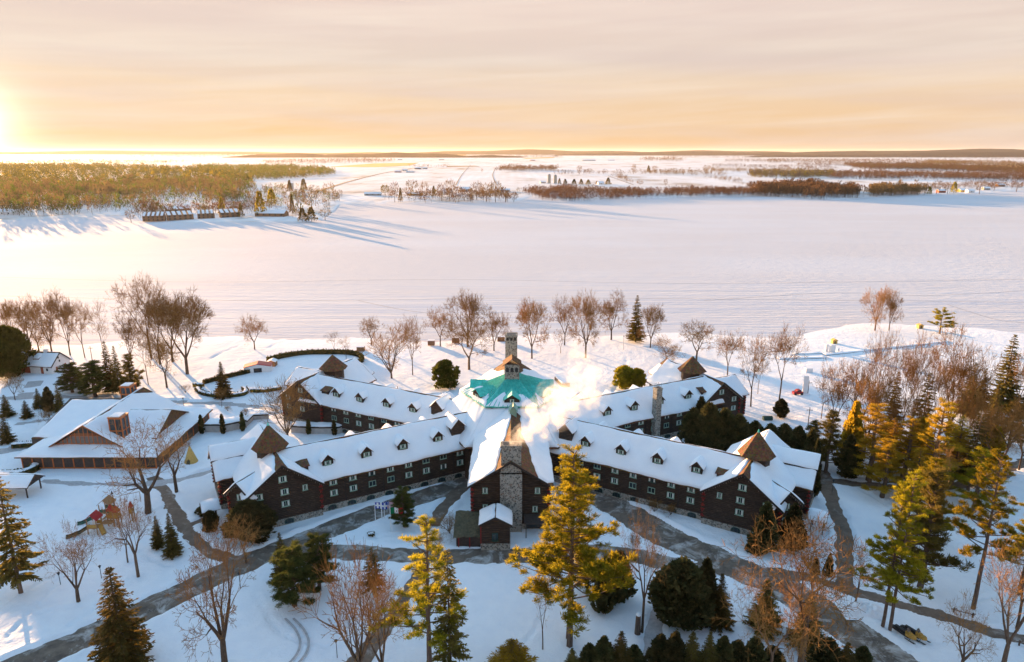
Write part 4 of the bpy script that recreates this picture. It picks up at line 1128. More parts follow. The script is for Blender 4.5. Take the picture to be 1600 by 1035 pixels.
FL = Fr(0, 173, 209.5, 1); FR_ = Fr(0, 170.5, 329, -1); BL = Fr(0, 168.5, 153, 1); BR = Fr(0, 167, 27, -1)
for F in (FL, FR_):
    wing(F, 13.5, 63, [(51.3, 'd'), (42.2, 'd'), (33.2, 'd'), (24, 'd'), (18.3, 'big')], 62, 8.0, 8.3, shed=57.0)
    octa_tower(F, 62.4, -1.6, 20.4)
    # end arm with a stepped roof, its front and side walls
    E_ = F.sub(0, -11.5, 0)
    we = gable(E_, 62, 73.6, 6.3, 8.1, 12.6, ends=(0, 1), logs=((73.6, 6.3), (73.6, -6.3)), oh=.7)
    m = MB(); m.prism([E_(61.5, 3.2, 10.9), E_(74.5, 3.2, 10.9), E_(74.5, -.4, 13.35), E_(61.5, -.4, 13.35)], (0, 0, .3), 0); part('roof', m, 'fascia')
    m = MB(); snow_patch(m, E_(61.5, 3.25, 11.2), E_(74.5, 3.25, 11.2), E_(74.5, -.5, 13.68), E_(61.5, -.5, 13.68), th=.3); part('roof_snow', m, 'roof_snow', smooth=True)
    # small gable turned outward
    S = F.sub(62, -1.2, 39)
    ws = gable(S, 0, 11.0, 3.3, 8.3, 11.3, lace=(0, 1), logs=((11.0, 3.3), (11.0, -3.3)), oh=.9, base=1.2)
    put('window', WIN, ws, S(11.06, 0, 7.0), S.face(1, 0)); put('window', WIN, ws, S(11.06, 0, 3.9), S.face(1, 0))
    # side porch
    Po = F.sub(74.5, -2, 0)
    m = MB()
    for px in (.6, 3.0):
        for py in (-1.6, 1.6): m.prism([Po(px, py, 0), Po(px+.2, py, 0), Po(px+.2, py+.2, 0), Po(px, py+.2, 0)], (0, 0, 3.2), 0)
    part('porch', m, 'dark_logs')
    m = MB()
    for s in (-1, 1): m.prism([Po(-.2, s*2.1, 3.1), Po(3.7, s*2.1, 3.1), Po(3.7, 0, 4.6), Po(-.2, 0, 4.6)], (0, 0, .15), 0)
    part('porch_roof', m, 'cedar_shingle')
    m = MB()
    for s in (-1, 1): snow_patch(m, Po(-.2, s*2.15, 3.22), Po(3.6, s*2.15, 3.22), Po(3.6, 0, 4.76), Po(-.2, 0, 4.76), th=.32)
    part('roof_snow', m, 'roof_snow', smooth=True)
wing(BL, 13, 68, [(55.2, 'd'), (46.5, 'd'), (37, 'd'), (28, 'd'), (20.5, 'big')], 67, 7.6, 7.4, shed=59.5, zr=13.8, ze=8.0)
octa_tower(BL, 64.5, -4.5, 19.3, 4.0, 15.3, False)
gable(BL.sub(0, -6, 0), 66, 80, 5.6, 8.6, 12.3, ends=(0, 1), logs=((80, 5.6),))
wing(BR, 13, 67, [(35.5, 'd'), (44.6, 'd'), (54.8, 'd'), (26.5, 'd')], 66, 7.6, 7.0, shed=61.5, zr=13.8, ze=8.0)
octa_tower(BR, 64.5, -4.5, 19.3, 4.0, 15.0, False)
gable(BR, 66, 77, 5.8, 8.4, 12.4, ends=(0, 1), logs=((77, 5.8), (77, -5.8)))
gable(BR.sub(64, -6, -70), 0, 17, 5.5, 8.4, 12.6, ends=(0, 1), melt={-1: {'hi': wig(4, .62, .06)}})
gable(BL.sub(64, -6, -70), 0, 15, 5.5, 8.4, 12.0, ends=(0, 1))

# stone chimneys
def chimney(x0, y0, x1, y1, z0, z1, cap=.22, name='chimney', T=None):
    m = MB(); m.box(x0, y0, z0, x1, y1, z1, 0, T)
    m.box(x0-cap, y0-cap, z1-.45, x1+cap, y1+cap, z1-.12, 0, T)
    m.box(x0+.45, y0+.45, z1-.3, x1-.45, y1-.45, z1+.02, 1, T)
    return part(name, m, ['field_stone', 'metal_dark'])
Tb = lambda x, y, z: BR(41.5+x, 7.0+y, z)
ch = chimney(-.95, -.2, .95, 1.5, 0, 16.6, .12, T=Tb)
m = MB()
for x in (-.6, 0, .6):
    for y in (.1, 1.2): m.tube(Tb(x, y, 16.6), Tb(x, y, 17.9), .05, .05, 5)
part('chimney_frame', m, 'metal_dark', ch)

# ---- lobby block towards the drive
L_ = Fr(-.3, 163.5, 270, 1)
lx = 163.5-133.6
wl = gable(L_, 0, lx, 8.3, 11.3, 16.6, lace=(0, 1), oh=1.9, eo=.9, ends=(0, 1), base=1.2, logs=((lx, 8.3), (lx, -8.3), (lx-2.6, -8.4)),
      melt={-1: {'hi': wig(1, lambda u: .985-.55*max(0, u-.30)**1.15, .03, 7)}, 1: {'hi': wig(2, lambda u: .72-.62*max(0, u-.42), .05, 8), 'lo': wig(5, lambda u: .0+.28*max(0, u-.93)*8, .02)}})
chimney(-2.55, 132.1, 2.15, 134.2, -.2, 14.2, .0)
chimney(-2.3, 132.25, 1.95, 134.6, 14.1, 20.2, .16)
for x, z in ((-5.8, 8.6), (5.5, 8.6), (-5.8, 4.6), (5.0, 4.2)): put('window', WIN_S, wl, (x, 133.52, z), 0)
for y in (138, 143, 148): put('window', WIN, wl, (-8.68, y, 7.6), -math.pi/2)
# small log house at the chimney foot
K = Fr(-3.4, 130.6, 270, 1)
kw = gable(K, 0, 5.3, 2.95, 6.0, 7.6, oh=.5, eo=.45, base=1.5, ends=(0, 1), wall=('entry_wall', 'dark_logs'), th=.42)
put('window', win_mesh(1.25, 1.75, fr='green_shutter', cur=False), kw, (-3.5, 125.24, 2.2), 0)
m = MB(); m.box(-6.55, 125.2, 1.5, -6.3, 125.5, 5.9, 0); part('corner_post', m, 'red_log')
# low dark side building with a vine-covered roof
m = MB(); m.box(-11.6, 126.3, 0, -6.6, 131.5, 2.6, 0); m.box(-11.2, 126.0, 0, -11.0, 126.3, 2.5, 1); m.box(-8.9, 126.0, 0, -8.7, 126.3, 2.5, 1); part('side_wall', m, ['dark_panel', 'red_log'])
m = MB(); X, Y = np.meshgrid(np.linspace(-12.2, -6.5, 16), np.linspace(125.8, 133.4, 20))
Z = 2.62+.25*(Y-125.8)+.22*vnoise(X, Y, 1.1, 4)+.18*vnoise(X, Y, .5, 9)
gm = grid_mesh('side_roof', X, Y-150, Z, MAT['dead_vine']); link('side_roof', gm, ROOT)
# glazed entrance canopy between chimney and great pine
m = MB(); m.box(2.6, 129.5, 3.4, 8.2, 133.4, 3.7, 0); m.box(2.9, 129.7, 0, 3.1, 129.9, 3.4, 0); m.box(7.8, 129.7, 0, 8.0, 129.9, 3.4, 0); m.box(3.2, 133.2, .3, 7.6, 133.45, 3.2, 1)
part('entrance_canopy', m, ['dark_panel', 'glass'])
dormer((0.3, 158.5, 16.4), 0, PALE_D, 1.0, None, label='small pale green ridge dormer')

# ---- six-sided centre
HC = (0.0, 174.7)
def hexp(r, z, rot=0): return [(HC[0]+r*math.cos(R(60*i+rot)), HC[1]+r*math.sin(R(60*i+rot)), z) for i in range(6)]
m = MB(); m.prism(hexp(21.5, -.2), (0, 0, 9.6)); part('rotunda_wall', m, 'dark_logs')
m = MB(); a, b = hexp(22.8, 9.1), hexp(13.2, 16.3)
for i in range(6):
    j = (i+1) % 6; m.prism([a[i], a[j], b[j], b[i]], (0, 0, .28))
part('rotunda_roof', m, 'cedar_shingle')
m = MB(); a, b = hexp(22.9, 9.36), hexp(12.9, 16.85)
for i in range(6):
    j = (i+1) % 6; snow_patch(m, a[i], a[j], b[j], b[i], th=.3, seed=i)
part('roof_snow', m, 'roof_snow', smooth=True)
m = MB(); m.prism(hexp(13.3, 15.8), (0, 0, 1.4)); part('lantern_wall', m, 'dark_logs')
m = MB(); a, b = hexp(13.9, 17.0), hexp(1.9, 21.6)
for i in range(6):
    j = (i+1) % 6; m.prism([a[i], a[j], b[j], b[i]], (0, 0, .22), 0)
    A, B, C_, D_ = map(Vector, (a[i], a[j], b[j], b[i]))      # standing seams
    for k in range(1, 12):
        f = k/12; p = A.lerp(B, f); q = D_.lerp(C_, f)
        sx = (B-A).normalized()*.085
        m.prism([tuple(p-sx+Vector((0,0,.2))), tuple(p+sx+Vector((0,0,.2))), tuple(q+sx*.6+Vector((0,0,.2))), tuple(q-sx*.6+Vector((0,0,.2)))], (0, 0, .24), 0)
part('copper_roof', m, 'green_copper')
for i, (lo, hi, f0, f1) in enumerate([(0, 0, 0, 0), (0, 1, 0, 0), (0, 1, 0, 0), (0, .52, .05, .5), (0, .56, .08, .92), (0, .46, .5, .95)]):
    if hi <= 0: continue
    j = (i+1) % 6; m = MB()
    A, B = hexp(14.0, 17.2)[i], hexp(14.0, 17.2)[j]; C_, D_ = hexp(1.9, 21.85)[j], hexp(1.9, 21.85)[i]
    sh_ = (lambda u, h=hi: h) if hi == 1 else (lambda u, h=hi: max(.02, h*(math.sin(math.pi*min(1, max(0, u)))**.7)*(.75+.35*math.sin(u*9))))
    snow_patch(m, A, B, C_, D_, None, wig(i+20, sh_, .05 if hi < 1 else 0, 14), th=.2, seed=i+30); part('roof_snow', m, 'roof_snow', smooth=True)
for ang, rr, z in ((270, 11.0, 17.25), (215, 11.2, 17.2), (325, 11.2, 17.2), (176, 10.8, 17.3), (4, 10.8, 17.3)):
    p = (HC[0]+rr*math.cos(R(ang)), HC[1]+rr*math.sin(R(ang)), z)
    dormer(p, R(ang)+math.pi/2, GREEN_D, 1.0, WIN_S if ang == 270 else WIN_D, label='green copper-roofed dormer')
# great roof behind the copper one
G = Fr(0, 174.5, 90, 1)
gable(G, 0, 12.5, 14.6, 12.6, 22.3, ends=(0, 1), base=0, wall=('dining_wall', 'dark_logs'), melt={1: {'hi': wig(6, lambda u: .86-.35*max(0, u-.35), .05)}, -1: {'hi': wig(7, lambda u: .86-.35*max(0, u-.35), .05)}})
# belvedere with arches and the tall chimney
m = MB(); m.box(-1.95, 171.9, 20.5, 1.95, 175.6, 25.4, 0)
for x in (-1.2, 0, 1.2):
    n = 6; pts = [(x-.4, 171.88, 23.4), (x+.4, 171.88, 23.4)]+[(x+.4*math.cos(math.pi*i/n), 171.88, 24.3+.4*math.sin(math.pi*i/n)) for i in range(n+1)]
    m.prism(pts, (0, -.05, 0), 1)
part('belvedere', m, ['field_stone', 'metal_dark'])
m = MB()
for s in (-1, 1): m.prism([(s*2.5, 171.4, 25.1), (0, 171.4, 26.9), (0, 176.2, 26.9), (s*2.5, 176.2, 25.1)], (0, 0, .2), 0)
part('belvedere_roof', m, 'cedar_shingle')
ch = chimney(-1.85, 180.6, 1.45, 183.6, 12, 31.2, .12)
for x in (-1.2, -.2, .8):
    n = 6; m = MB(); m.prism([(x-.32, 180.57, 29.6), (x+.32, 180.57, 29.6)]+[(x+.32*math.cos(math.pi*i/n), 180.57, 30.2+.32*math.sin(math.pi*i/n)) for i in range(n+1)], (0, -.04, 0)); part('flue_arch', m, 'metal_dark', ch)
# small out-roofs between the rear wings
for (x, y, deg, ln, z) in ((-24, 196, 60, 8, 6.5), (-17, 194, 120, 7, 6.0), (17, 196, 60, 9, 6.0), (-30, 205, 20, 7, 4.5), (-36, 203, 100, 8, 5.2)):
    f_ = Fr(x, y, deg, 1); gable(f_, 0, ln, 3.2, z-2.2, z, base=0, oh=.5, wall=('annex_wall', 'dark_logs'))
# ---------------------------------------------------------------- orange-timbered pavilion
def building(name, label, cat, x, y):
    return thing(name, label, cat, (x, y, 0)), (x, y, 0.0)
pv, po = building('pavilion', 'low wide snow-roofed pavilion with orange timber frames and a glazed front gable', 'pavilion', -110, 178)
X0, X1, Y0, Y1, ZE = -127.0, -92.4, 162.6, 194.5, 3.7
m = MB(); m.box(X0, Y0, 0, X1, Y1, ZE, 0); pw = part('wall', m, 'dark_panel', None, pv, po)
n = 13
for i in range(n+1):
    x = X0+(X1-X0)*i/n; m = MB(); m.box(x-.13, Y0-.14, 0, x+.13, Y0-.005, ZE, 0); part('post', m, 'timber_orange', pw, pv, po)
for i in range(10):
    y = Y0+(Y1-Y0)*i/9; m = MB(); m.box(X1+.005, y-.13, 0, X1+.14, y+.13, ZE, 0); part('post', m, 'timber_orange', pw, pv, po)
m = MB(); m.box(X0, Y0-.2, .25, X1, Y0-.145, .5, 0); m.box(X0, Y0-.2, ZE-.3, X1, Y0-.145, ZE-.02, 0); part('rail', m, 'timber_orange', pw, pv, po)
def roofq(p00, p10, p11, p01, name='roof', mat='cedar_shingle', t=.25, **k):
    m = MB(); m.prism([p00, p10, p11, p01], (0, 0, -t), 0); part(name, m, mat, None, pv, po)
    m = MB(); up = lambda p: (p[0], p[1], p[2]+.01); snow_patch(m, up(p00), up(p10), up(p11), up(p01), **{'th': .30, **k}); part('roof_snow', m, 'roof_snow', None, pv, po, True)
RX = -111.5; ZR = 10.9; o = 1.1; HB = 9.3; ZB = 5.3
# flat skirt all round, steeper gable roof above it
YF = Y0+3.2
roofq((X0-o, Y0-o, ZE), (X1+o, Y0-o, ZE), (RX+HB+1.2, YF+.6, ZB), (RX-HB-1.2, YF+.6, ZB), th=.26)
roofq((X1+o, Y0-o, ZE), (X1+o, Y1+o, ZE), (RX+HB, Y1, ZB), (RX+HB, YF-.2, ZB), th=.26)
roofq((X0-o, Y1-8, ZE), (X0-o, Y0-o, ZE), (RX-HB, YF-.2, ZB), (RX-HB, Y1, ZB), th=.26)
roofq((RX+HB+.6, YF-.9, ZB-.2), (RX+HB+.6, Y1+1.0, ZB-.2), (RX, Y1+1.0, ZR), (RX, YF-.9, ZR), vhi=wig(3, lambda u: .985-.42*max(0, u-.80)*3, .03))
roofq((RX-HB-.6, Y1+1.0, ZB-.2), (RX-HB-.6, YF-.9, ZB-.2), (RX, YF-.9, ZR), (RX, Y1+1.0, ZR))
# rear left roof plane, facing the drive
roofq((-131, 172.5, 4.3), (-113.5, 172.5, 4.3), (-113.5, 190.5, 9.0), (-130, 190.5, 9.0), vhi=wig(8, .965, .01))
m = MB(); m.prism([(-131, 190.7, 9.1), (-131, 200, 4), (-131, 190.7, 0), (-131, 172.5, 0), (-131, 172.5, 4.1)], (18, 0, 0), 0); part('rear_wall', m, 'dark_panel', None, pv, po)
# front gablet with orange glazing bars
gy = Y0+3.3
def gablet(F, hw, z0, zr, dep, name):
    m = MB(); m.prism([F(0, -hw, z0), F(0, hw, z0), F(0, 0, zr)], Vector(F(dep, 0))-Vector(F(0, 0)), 0); gb = part(name, m, 'panel_grey', None, pv, po)
    m = MB()
    for s in (-1, 1):
        m.prism([F(-1.1, s*(hw+1.0), z0-.45), F(-1.1, 0, zr+.22), F(-1.1, 0, zr+.55), F(-1.1, s*(hw+1.0), z0-.12)], Vector(F(.35, 0))-Vector(F(0, 0)), 0)
    part('barge_board', m, 'timber_orange', gb, pv, po)
    m = MB()
    zm = z0+(zr-z0)*.45
    for zz in (z0+.08, zm, zm+.5):
        h = hw*(zr-zz)/(zr-z0); m.prism([F(-.06, -h, zz), F(-.06, h, zz), F(-.06, h-.2, zz+.2), F(-.06, -h+.2, zz+.2)], Vector(F(.10, 0))-Vector(F(0, 0)), 0)
    k = -hw+1.2
    while k < hw-1:
        zt = z0+(zr-z0)*(1-abs(k)/hw)-.1
        if zt > z0+.3: m.prism([F(-.10, k-.09, z0), F(-.10, k+.09, z0), F(-.10, k+.09, zt), F(-.10, k-.09, zt)], Vector(F(.09, 0))-Vector(F(0, 0)), 0)
        k += 1.15
    part('glazing_frame', m, 'timber_orange', gb, pv, po)
    m = MB(); h = hw*.5; m.prism([F(-.02, -h, zm+.02), F(-.02, h, zm+.02), F(-.02, 0, zr-.15)], Vector(F(-.02, 0))-Vector(F(0, 0)), 0); part('pane', m, 'glass', gb, pv, po)
    return gb
gablet(Fr(RX, Y0+3.4, 90, 1), 8.6, 5.35, 10.6, 4, 'front_gablet')
F_ = Fr(X1-4.4, 181.0, 180, 1)
m = MB(); m.prism([F_(0, -9.2, 4.4), F_(0, 9.2, 4.4), F_(0, 9.2, 4.75), F_(0, 0, 9.0), F_(0, -9.2, 4.75)], Vector(F_(10, 0))-Vector(F_(0, 0)), 0); sg_ = part('side_gablet', m, 'cedar_shingle', None, pv, po)
m = MB(); m2 = MB()
for s_ in (-1, 1):
    m.prism([F_(-.6, s_*9.8, 4.5), F_(-.6, 0, 9.1), F_(11, 0, 9.1), F_(11, s_*9.8, 4.5)], (0, 0, .22), 0)
    snow_patch(m2, F_(-.55, s_*9.85, 4.72), F_(11, s_*9.85, 4.72), F_(11, 0, 9.33), F_(-.55, 0, 9.33), th=.28)
part('gablet_roof', m, 'cedar_shingle', sg_, pv, po); part('roof_snow', m2, 'roof_snow', sg_, pv, po, True)
def cupola(x, y, z0, z1, w):
    m = MB(); m.box(x-w+.1, y-w+.1, z0, x+w-.1, y+w-.1, z1, 1)
    for sx in (-1, 0, 1):
        for sy in (-1, 0, 1):
            if sx or sy: m.box(x+sx*(w-.12)-.14, y+sy*(w-.12)-.14, z0, x+sx*(w-.12)+.14, y+sy*(w-.12)+.14, z1, 0)
    for z in (z0+(z1-z0)*.5, z1-.3, z0+(z1-z0)*.18): 
        m.box(x-w, y-w, z, x+w, y-w+.1-.002, z+.28, 0); m.box(x+w-.098, y-w+.1, z, x+w, y+w, z+.28, 0); m.box(x-w, y+w-.098, z, x+w-.1, y+w, z+.28, 0); m.box(x-w, y-w+.1, z, x-w+.098, y+w-.1, z+.28, 0)
    m.box(x-w-.15, y-w-.15, z1, x+w+.15, y+w+.15, z1+.2, 0)
    c = part('cupola', m, ['timber_orange', 'glass'], None, pv, po); c['label'] = 'boxy orange-framed glass roof lantern'
    m = MB(); m.box(x-w+.2, y-w+.2, z1+.19, x+w-.6, y+w-.2, z1+.42, 0); part('roof_snow', m, 'roof_snow', c, pv, po)
cupola(-104.6, 169.5, 4.5, 12.0, 1.75); cupola(-114.6, 192.8, 7.5, 12.4, 1.6)

# ---------------------------------------------------------------- white cottage
ct, co = building('cottage', 'white cottage with rust-red garage door and two shed dormers on its snowy roof', 'house', -178, 246)
C = Fr(-186.6, 247.0, -7, 1)
w0 = gable(C, 0, 17.2, 4.6, 3.1, 7.0, base=0, oh=.3, eo=.5, wall=('wall', 'white_wall'), root=ct, off=co, melt={-1: {'hi': wig(5, lambda u: .93-.25*math.exp(-((u-.45)/.14)**2), .02)}})
def cbox(name, x0, x1, z0, z1, mat, parent=w0, y=-4.6, t=.12):
    m = MB(); m.prism([C(x0, y-t, z0), C(x1, y-t, z0), C(x1, y-t, z1), C(x0, y-t, z1)], Vector(C(0, t-.004))-Vector(C(0, 0)), 0); return part(name, m, mat, parent, ct, co)
cbox('garage_door', 2.9, 8.4, .1, 2.6, 'brick_red'); cbox('door', 12.8, 13.8, .1, 2.5, 'brick_red'); cbox('window', 15.0, 15.7, 1.2, 2.2, 'glass'); cbox('sign', 9.6, 11.0, 1.5, 1.9, 'white_paint')
for y, z, h in ((-2.6, .5, 1.7), (1.6, .7, 1.6)):
    m = MB(); m.prism([C(17.21, y, z), C(17.21, y+.8, z), C(17.21, y+.8, z+h), C(17.21, y, z+h)], Vector(C(.1, 0))-Vector(C(0, 0)), 0); part('door', m, 'brick_red', w0, ct, co)
for y, z in ((-.7, 3.6), (-1.1, 5.0)):
    m = MB(); m.prism([C(17.21, y, z), C(17.21, y+.6, z), C(17.21, y+.6, z+.8), C(17.21, y, z+.8)], Vector(C(.1, 0))-Vector(C(0, 0)), 0); part('window', m, 'glass', w0, ct, co)
for x in (5.6, 10.2):
    d_ = C.sub(x, -3.3, 0)
    m = MB(); m.prism([d_(-1.2, 0, 3.8), d_(-1.2, 0, 5.5), d_(-1.2, 3, 6.6), d_(-1.2, 3, 3.8)], Vector(d_(2.4, 0))-Vector(d_(0, 0)), 0); dd = part('dormer', m, 'brown_wall', None, ct, co)
    m = MB(); snow_patch(m, d_(-1.35, -.2, 5.45), d_(1.35, -.2, 5.45), d_(1.35, 3, 6.65), d_(-1.35, 3, 6.65), th=.25); part('roof_snow', m, 'roof_snow', dd, ct, co, True)
m = MB(); m.prism([C(11.4, -.6, 6), C(12.6, -.6, 6), C(12.6, .6, 6), C(11.4, .6, 6)], (0, 0, 2.2), 0); part('chimney', m, 'white_wall', None, ct, co)

# ---------------------------------------------------------------- hedges and garden walls
def hedge(pts, wd, h, label, snow=True, mat='cedar_leaves', n_per=26):
    ln = smooth_line([P(u, v) for u, v in pts], 1.0); rng = np.random.RandomState(int(pts[0][0]*3+pts[0][1]) % 9999)
    hd = thing('hedge', label, 'hedge', (ln[0][0], ln[0][1], 0)); ox, oy = ln[0]
    C_ = []; D_ = []
    for (ax, ay), (bx, by) in zip(ln[:-1], ln[1:]):
        dx, dy = bx-ax, by-ay; L = math.hypot(dx, dy) or 1; nx, ny = -dy/L, dx/L
        t = rng.rand(n_per); s = rng.choice([-1, 1], n_per)*rng.uniform(.75, 1, n_per)*wd/2; z = rng.uniform(.1, 1, n_per)*h
        top = rng.rand(n_per) < .35; s = np.where(top, rng.uniform(-1, 1, n_per)*wd/2, s); z = np.where(top, h, z)
        C_.append(np.stack([ax+dx*t+nx*s-ox, ay+dy*t+ny*s-oy, z], 1)); D_.append(np.stack([nx*np.sign(s), ny*np.sign(s), .7+0*s], 1)+rng.normal(0, .5, (n_per, 3)))
    C_ = np.concatenate(C_); D_ = np.concatenate(D_); q = rng.uniform(.3, .7, len(C_))
    link('foliage', quads_mesh('foliage', rot_quads(rng, C_-D_*.1, D_, q*.7, q), MAT[mat]), hd)
    V = []; Fc = []
    for i, (x, y) in enumerate(ln):
        a = ln[max(0, i-1)]; b = ln[min(len(ln)-1, i+1)]; dx, dy = b[0]-a[0], b[1]-a[1]; L = math.hypot(dx, dy) or 1; nx, ny = -dy/L*wd*.4, dx/L*wd*.4
        V += [(x+nx-ox, y+ny-oy, -.2), (x+nx-ox, y+ny-oy, h*.93), (x-nx-ox, y-ny-oy, h*.93), (x-nx-ox, y-ny-oy, -.2)]
        if i:
            k = 4*i; Fc += [(k-4+j, k-3+j, k+1+j, k+j) for j in range(3)]
    link('stems', MB().add(V, Fc).mesh('stems', MAT[mat]), hd)
    if snow:
        V = []; Fc = []
        for i, (x, y) in enumerate(ln):
            a = ln[max(0, i-1)]; b = ln[min(len(ln)-1, i+1)]; dx, dy = b[0]-a[0], b[1]-a[1]; L = math.hypot(dx, dy) or 1; ww = wd*(.34+.12*math.sin(i*1.7)); nx, ny = -dy/L*ww, dx/L*ww
            hh = h+.10+.06*math.sin(i*.9)
            V += [(x+nx-ox, y+ny-oy, h*.97), (x+nx*.5-ox, y+ny*.5-oy, hh+.1), (x-nx*.5-ox, y-ny*.5-oy, hh+.1), (x-nx-ox, y-ny-oy, h*.97)]
            if i:
                k = 4*i; Fc += [(k-4+j, k-3+j, k+1+j, k+j) for j in range(3)]
        link('snow_cap', MB().add(V, Fc).mesh('snow_cap', MAT['roof_snow'], True), hd)
hedge([(318,601),(350,592),(390,583),(408,575)], 1.4, 1.5, 'straight clipped hedge along the near side of the garden', False)
hedge([(418,566),(445,559),(480,554.5),(520,553.5),(550,555),(565,561),(562,570),(552,577)], 1.6, 1.9, 'long curved hedge enclosing the oval garden by the lake', False)
hedge([(303,605),(318,606)], 1.6, 1.4, 'short stub of hedge at the garden corner')
hedge([(309,610),(316,617),(340,621),(372,620),(384,616),(382,609)], 1.7, 1.2, 'low horseshoe hedge around the garden spruce')
hedge([(392,613),(415,613),(440,609)], 1.5, 1.2, 'low hedge beside the horseshoe one, nearer the rear left gable')
hedge([(0,747),(30,745),(52,738),(58,730)], 2.2, 1.6, 'broad snow-topped hedge at the pavilion front corner')
hedge([(20,700),(38,699),(56,698)], 1.6, 1.3, 'small hedge left of the pavilion by the parking strip')
hedge([(585,836),(575,838)], .8, .5, 'tiny snow-covered hedge by the flagpoles')
def garden_wall(pts, h, wd, label):
    ln = [P(u, v) for u, v in pts]; gw = thing('garden_wall', label, 'wall', (ln[0][0], ln[0][1], 0)); ox, oy = ln[0]
    m = MB(); c = MB(); s = MB()
    for i, ((ax, ay), (bx, by)) in enumerate(zip(ln[:-1], ln[1:])):
        dx, dy = bx-ax, by-ay; L = math.hypot(dx, dy); nx, ny = -dy/L, dx/L
        if ny < 0: nx, ny = -nx, -ny
        q = lambda t, n_, z: (ax+dx*t+nx*n_-ox, ay+dy*t+ny*n_-oy, z)
        m.prism([q(0, 0, -.2), q(1, 0, -.2), q(1, wd, -.2), q(0, wd, -.2)], (0, 0, h+.2)); c.prism([q(0, -.2, h-.45), q(1, -.2, h-.45), q(1, -.01, h-.45), q(0, -.01, h-.45)], (0, 0, .5))
        snow_patch(s, q(0, -.25, h), q(1, -.25, h), q(1, wd, h), q(0, wd, h), th=.3)
    link('wall', m.mesh('wall', MAT['concrete']), gw); link('coping', c.mesh('coping', MAT['fascia']), gw); link('snow_cap', s.mesh('snow_cap', MAT['roof_snow'], True), gw)
garden_wall([(320,676),(352,676),(386,669)], 2.6, 4.5, 'long pale garden wall joining the pavilion to the terrace')
garden_wall([(386,667),(396,657),(420,656)], 1.9, .6, 'low bent terrace wall at the end of the long garden wall')
garden_wall([(455,677),(492,679),(530,679),(543,673)], 2.4, 3.2, 'low wall with a thick snow top beside the rear left wing')

# ---------------------------------------------------------------- small things about the grounds
def simple(name, label, cat, x, y, parts, rz=0, group=None):
    t = thing(name, label, cat, (x, y, 0), rz, group)
    for nm, mb, mats in parts: link(nm, mb.mesh(nm, [MAT[q] for q in (mats if isinstance(mats, (list, tuple)) else [mats])]), t)
    return t
# tepee
x, y = P(299, 722); a = MB(); a.cone((0,0,0), 1.75, 4.5, 14, 0, .18); b = MB()
for i in range(7):
    t = i*.9; b.tube((.3*math.cos(t), .3*math.sin(t), 3.9), (-.35*math.cos(t), -.35*math.sin(t), 5.5), .04, .03, 5)
d = MB(); d.prism([(-.5, -1.78, .1), (.5, -1.78, .1), (.4, -1.42, 1.0), (0, -1.28, 1.3), (-.4, -1.42, 1.0)], (0, -.06, 0))
simple('tepee', 'yellow canvas tepee standing on the snow by the log hotel', 'tepee', x, y, [('canvas', a, 'canvas_yellow'), ('pole', b, 'pine_bark'), ('door', d, 'dead_vine')])
# picnic shelter
x, y = P(18, 772); a = MB(); s_ = MB(); pl = []
for px in (-10, -5, 0, 5.6):
    for py in (-2.4, 2.4): q = MB(); q.box(px-.12, py-.12, 0, px+.12, py+.12, 3.3); pl.append(('post', q, 'fascia'))
for s in (-1, 1): a.prism([(-11, s*3.2, 3.0), (6.6, s*3.2, 3.0), (6.6, 0, 5.0), (-11, 0, 5.0)], (0, 0, .2)); snow_patch(s_, (-11, s*3.25, 3.18), (6.5, s*3.25, 3.18), (6.5, 0, 5.2), (-11, 0, 5.2), th=.32)
a.prism([(6.5, -2.6, 3.3), (6.5, 2.6, 3.3), (6.5, 0, 4.9)], (.1, 0, 0))
sh_ = simple('picnic_shelter', 'open wooden picnic shelter under a long snow roof', 'shelter', x, y, [('roof', a, 'fascia')]+pl)
link('roof_snow', s_.mesh('roof_snow', MAT['roof_snow'], True), sh_)
# playground tower set
def slide(a, b, wd=.5):
    m = MB(); a = Vector(a); b = Vector(b); d = (b-a); n = Vector((-d.y, d.x, 0)).normalized()*wd
    pts = [a, a.lerp(b, .5)+Vector((0,0,-.25)), b, b+d*.18*Vector((1,1,0)).length*.0+Vector((d.x*.15, d.y*.15, .05))]
    for p, q in zip(pts[:-1], pts[1:]):
        m.add([p-n, p+n, q+n, q-n, p-n+Vector((0,0,-.1)), p+n+Vector((0,0,-.1)), q+n+Vector((0,0,-.1)), q-n+Vector((0,0,-.1))], [(0,1,2,3),(7,6,5,4),(0,3,7,4),(2,1,5,6),(1,0,4,5),(3,2,6,7)])
        for s in (-1, 1):
            e = n*s; m.add([p+e, q+e, q+e+Vector((0,0,.35)), p+e+Vector((0,0,.35)), p+e*1.15, q+e*1.15, q+e*1.15+Vector((0,0,.35)), p+e*1.15+Vector((0,0,.35))], [(0,1,2,3),(7,6,5,4),(3,2,6,7),(0,4,5,1),(0,3,7,4),(1,5,6,2)])
    return m
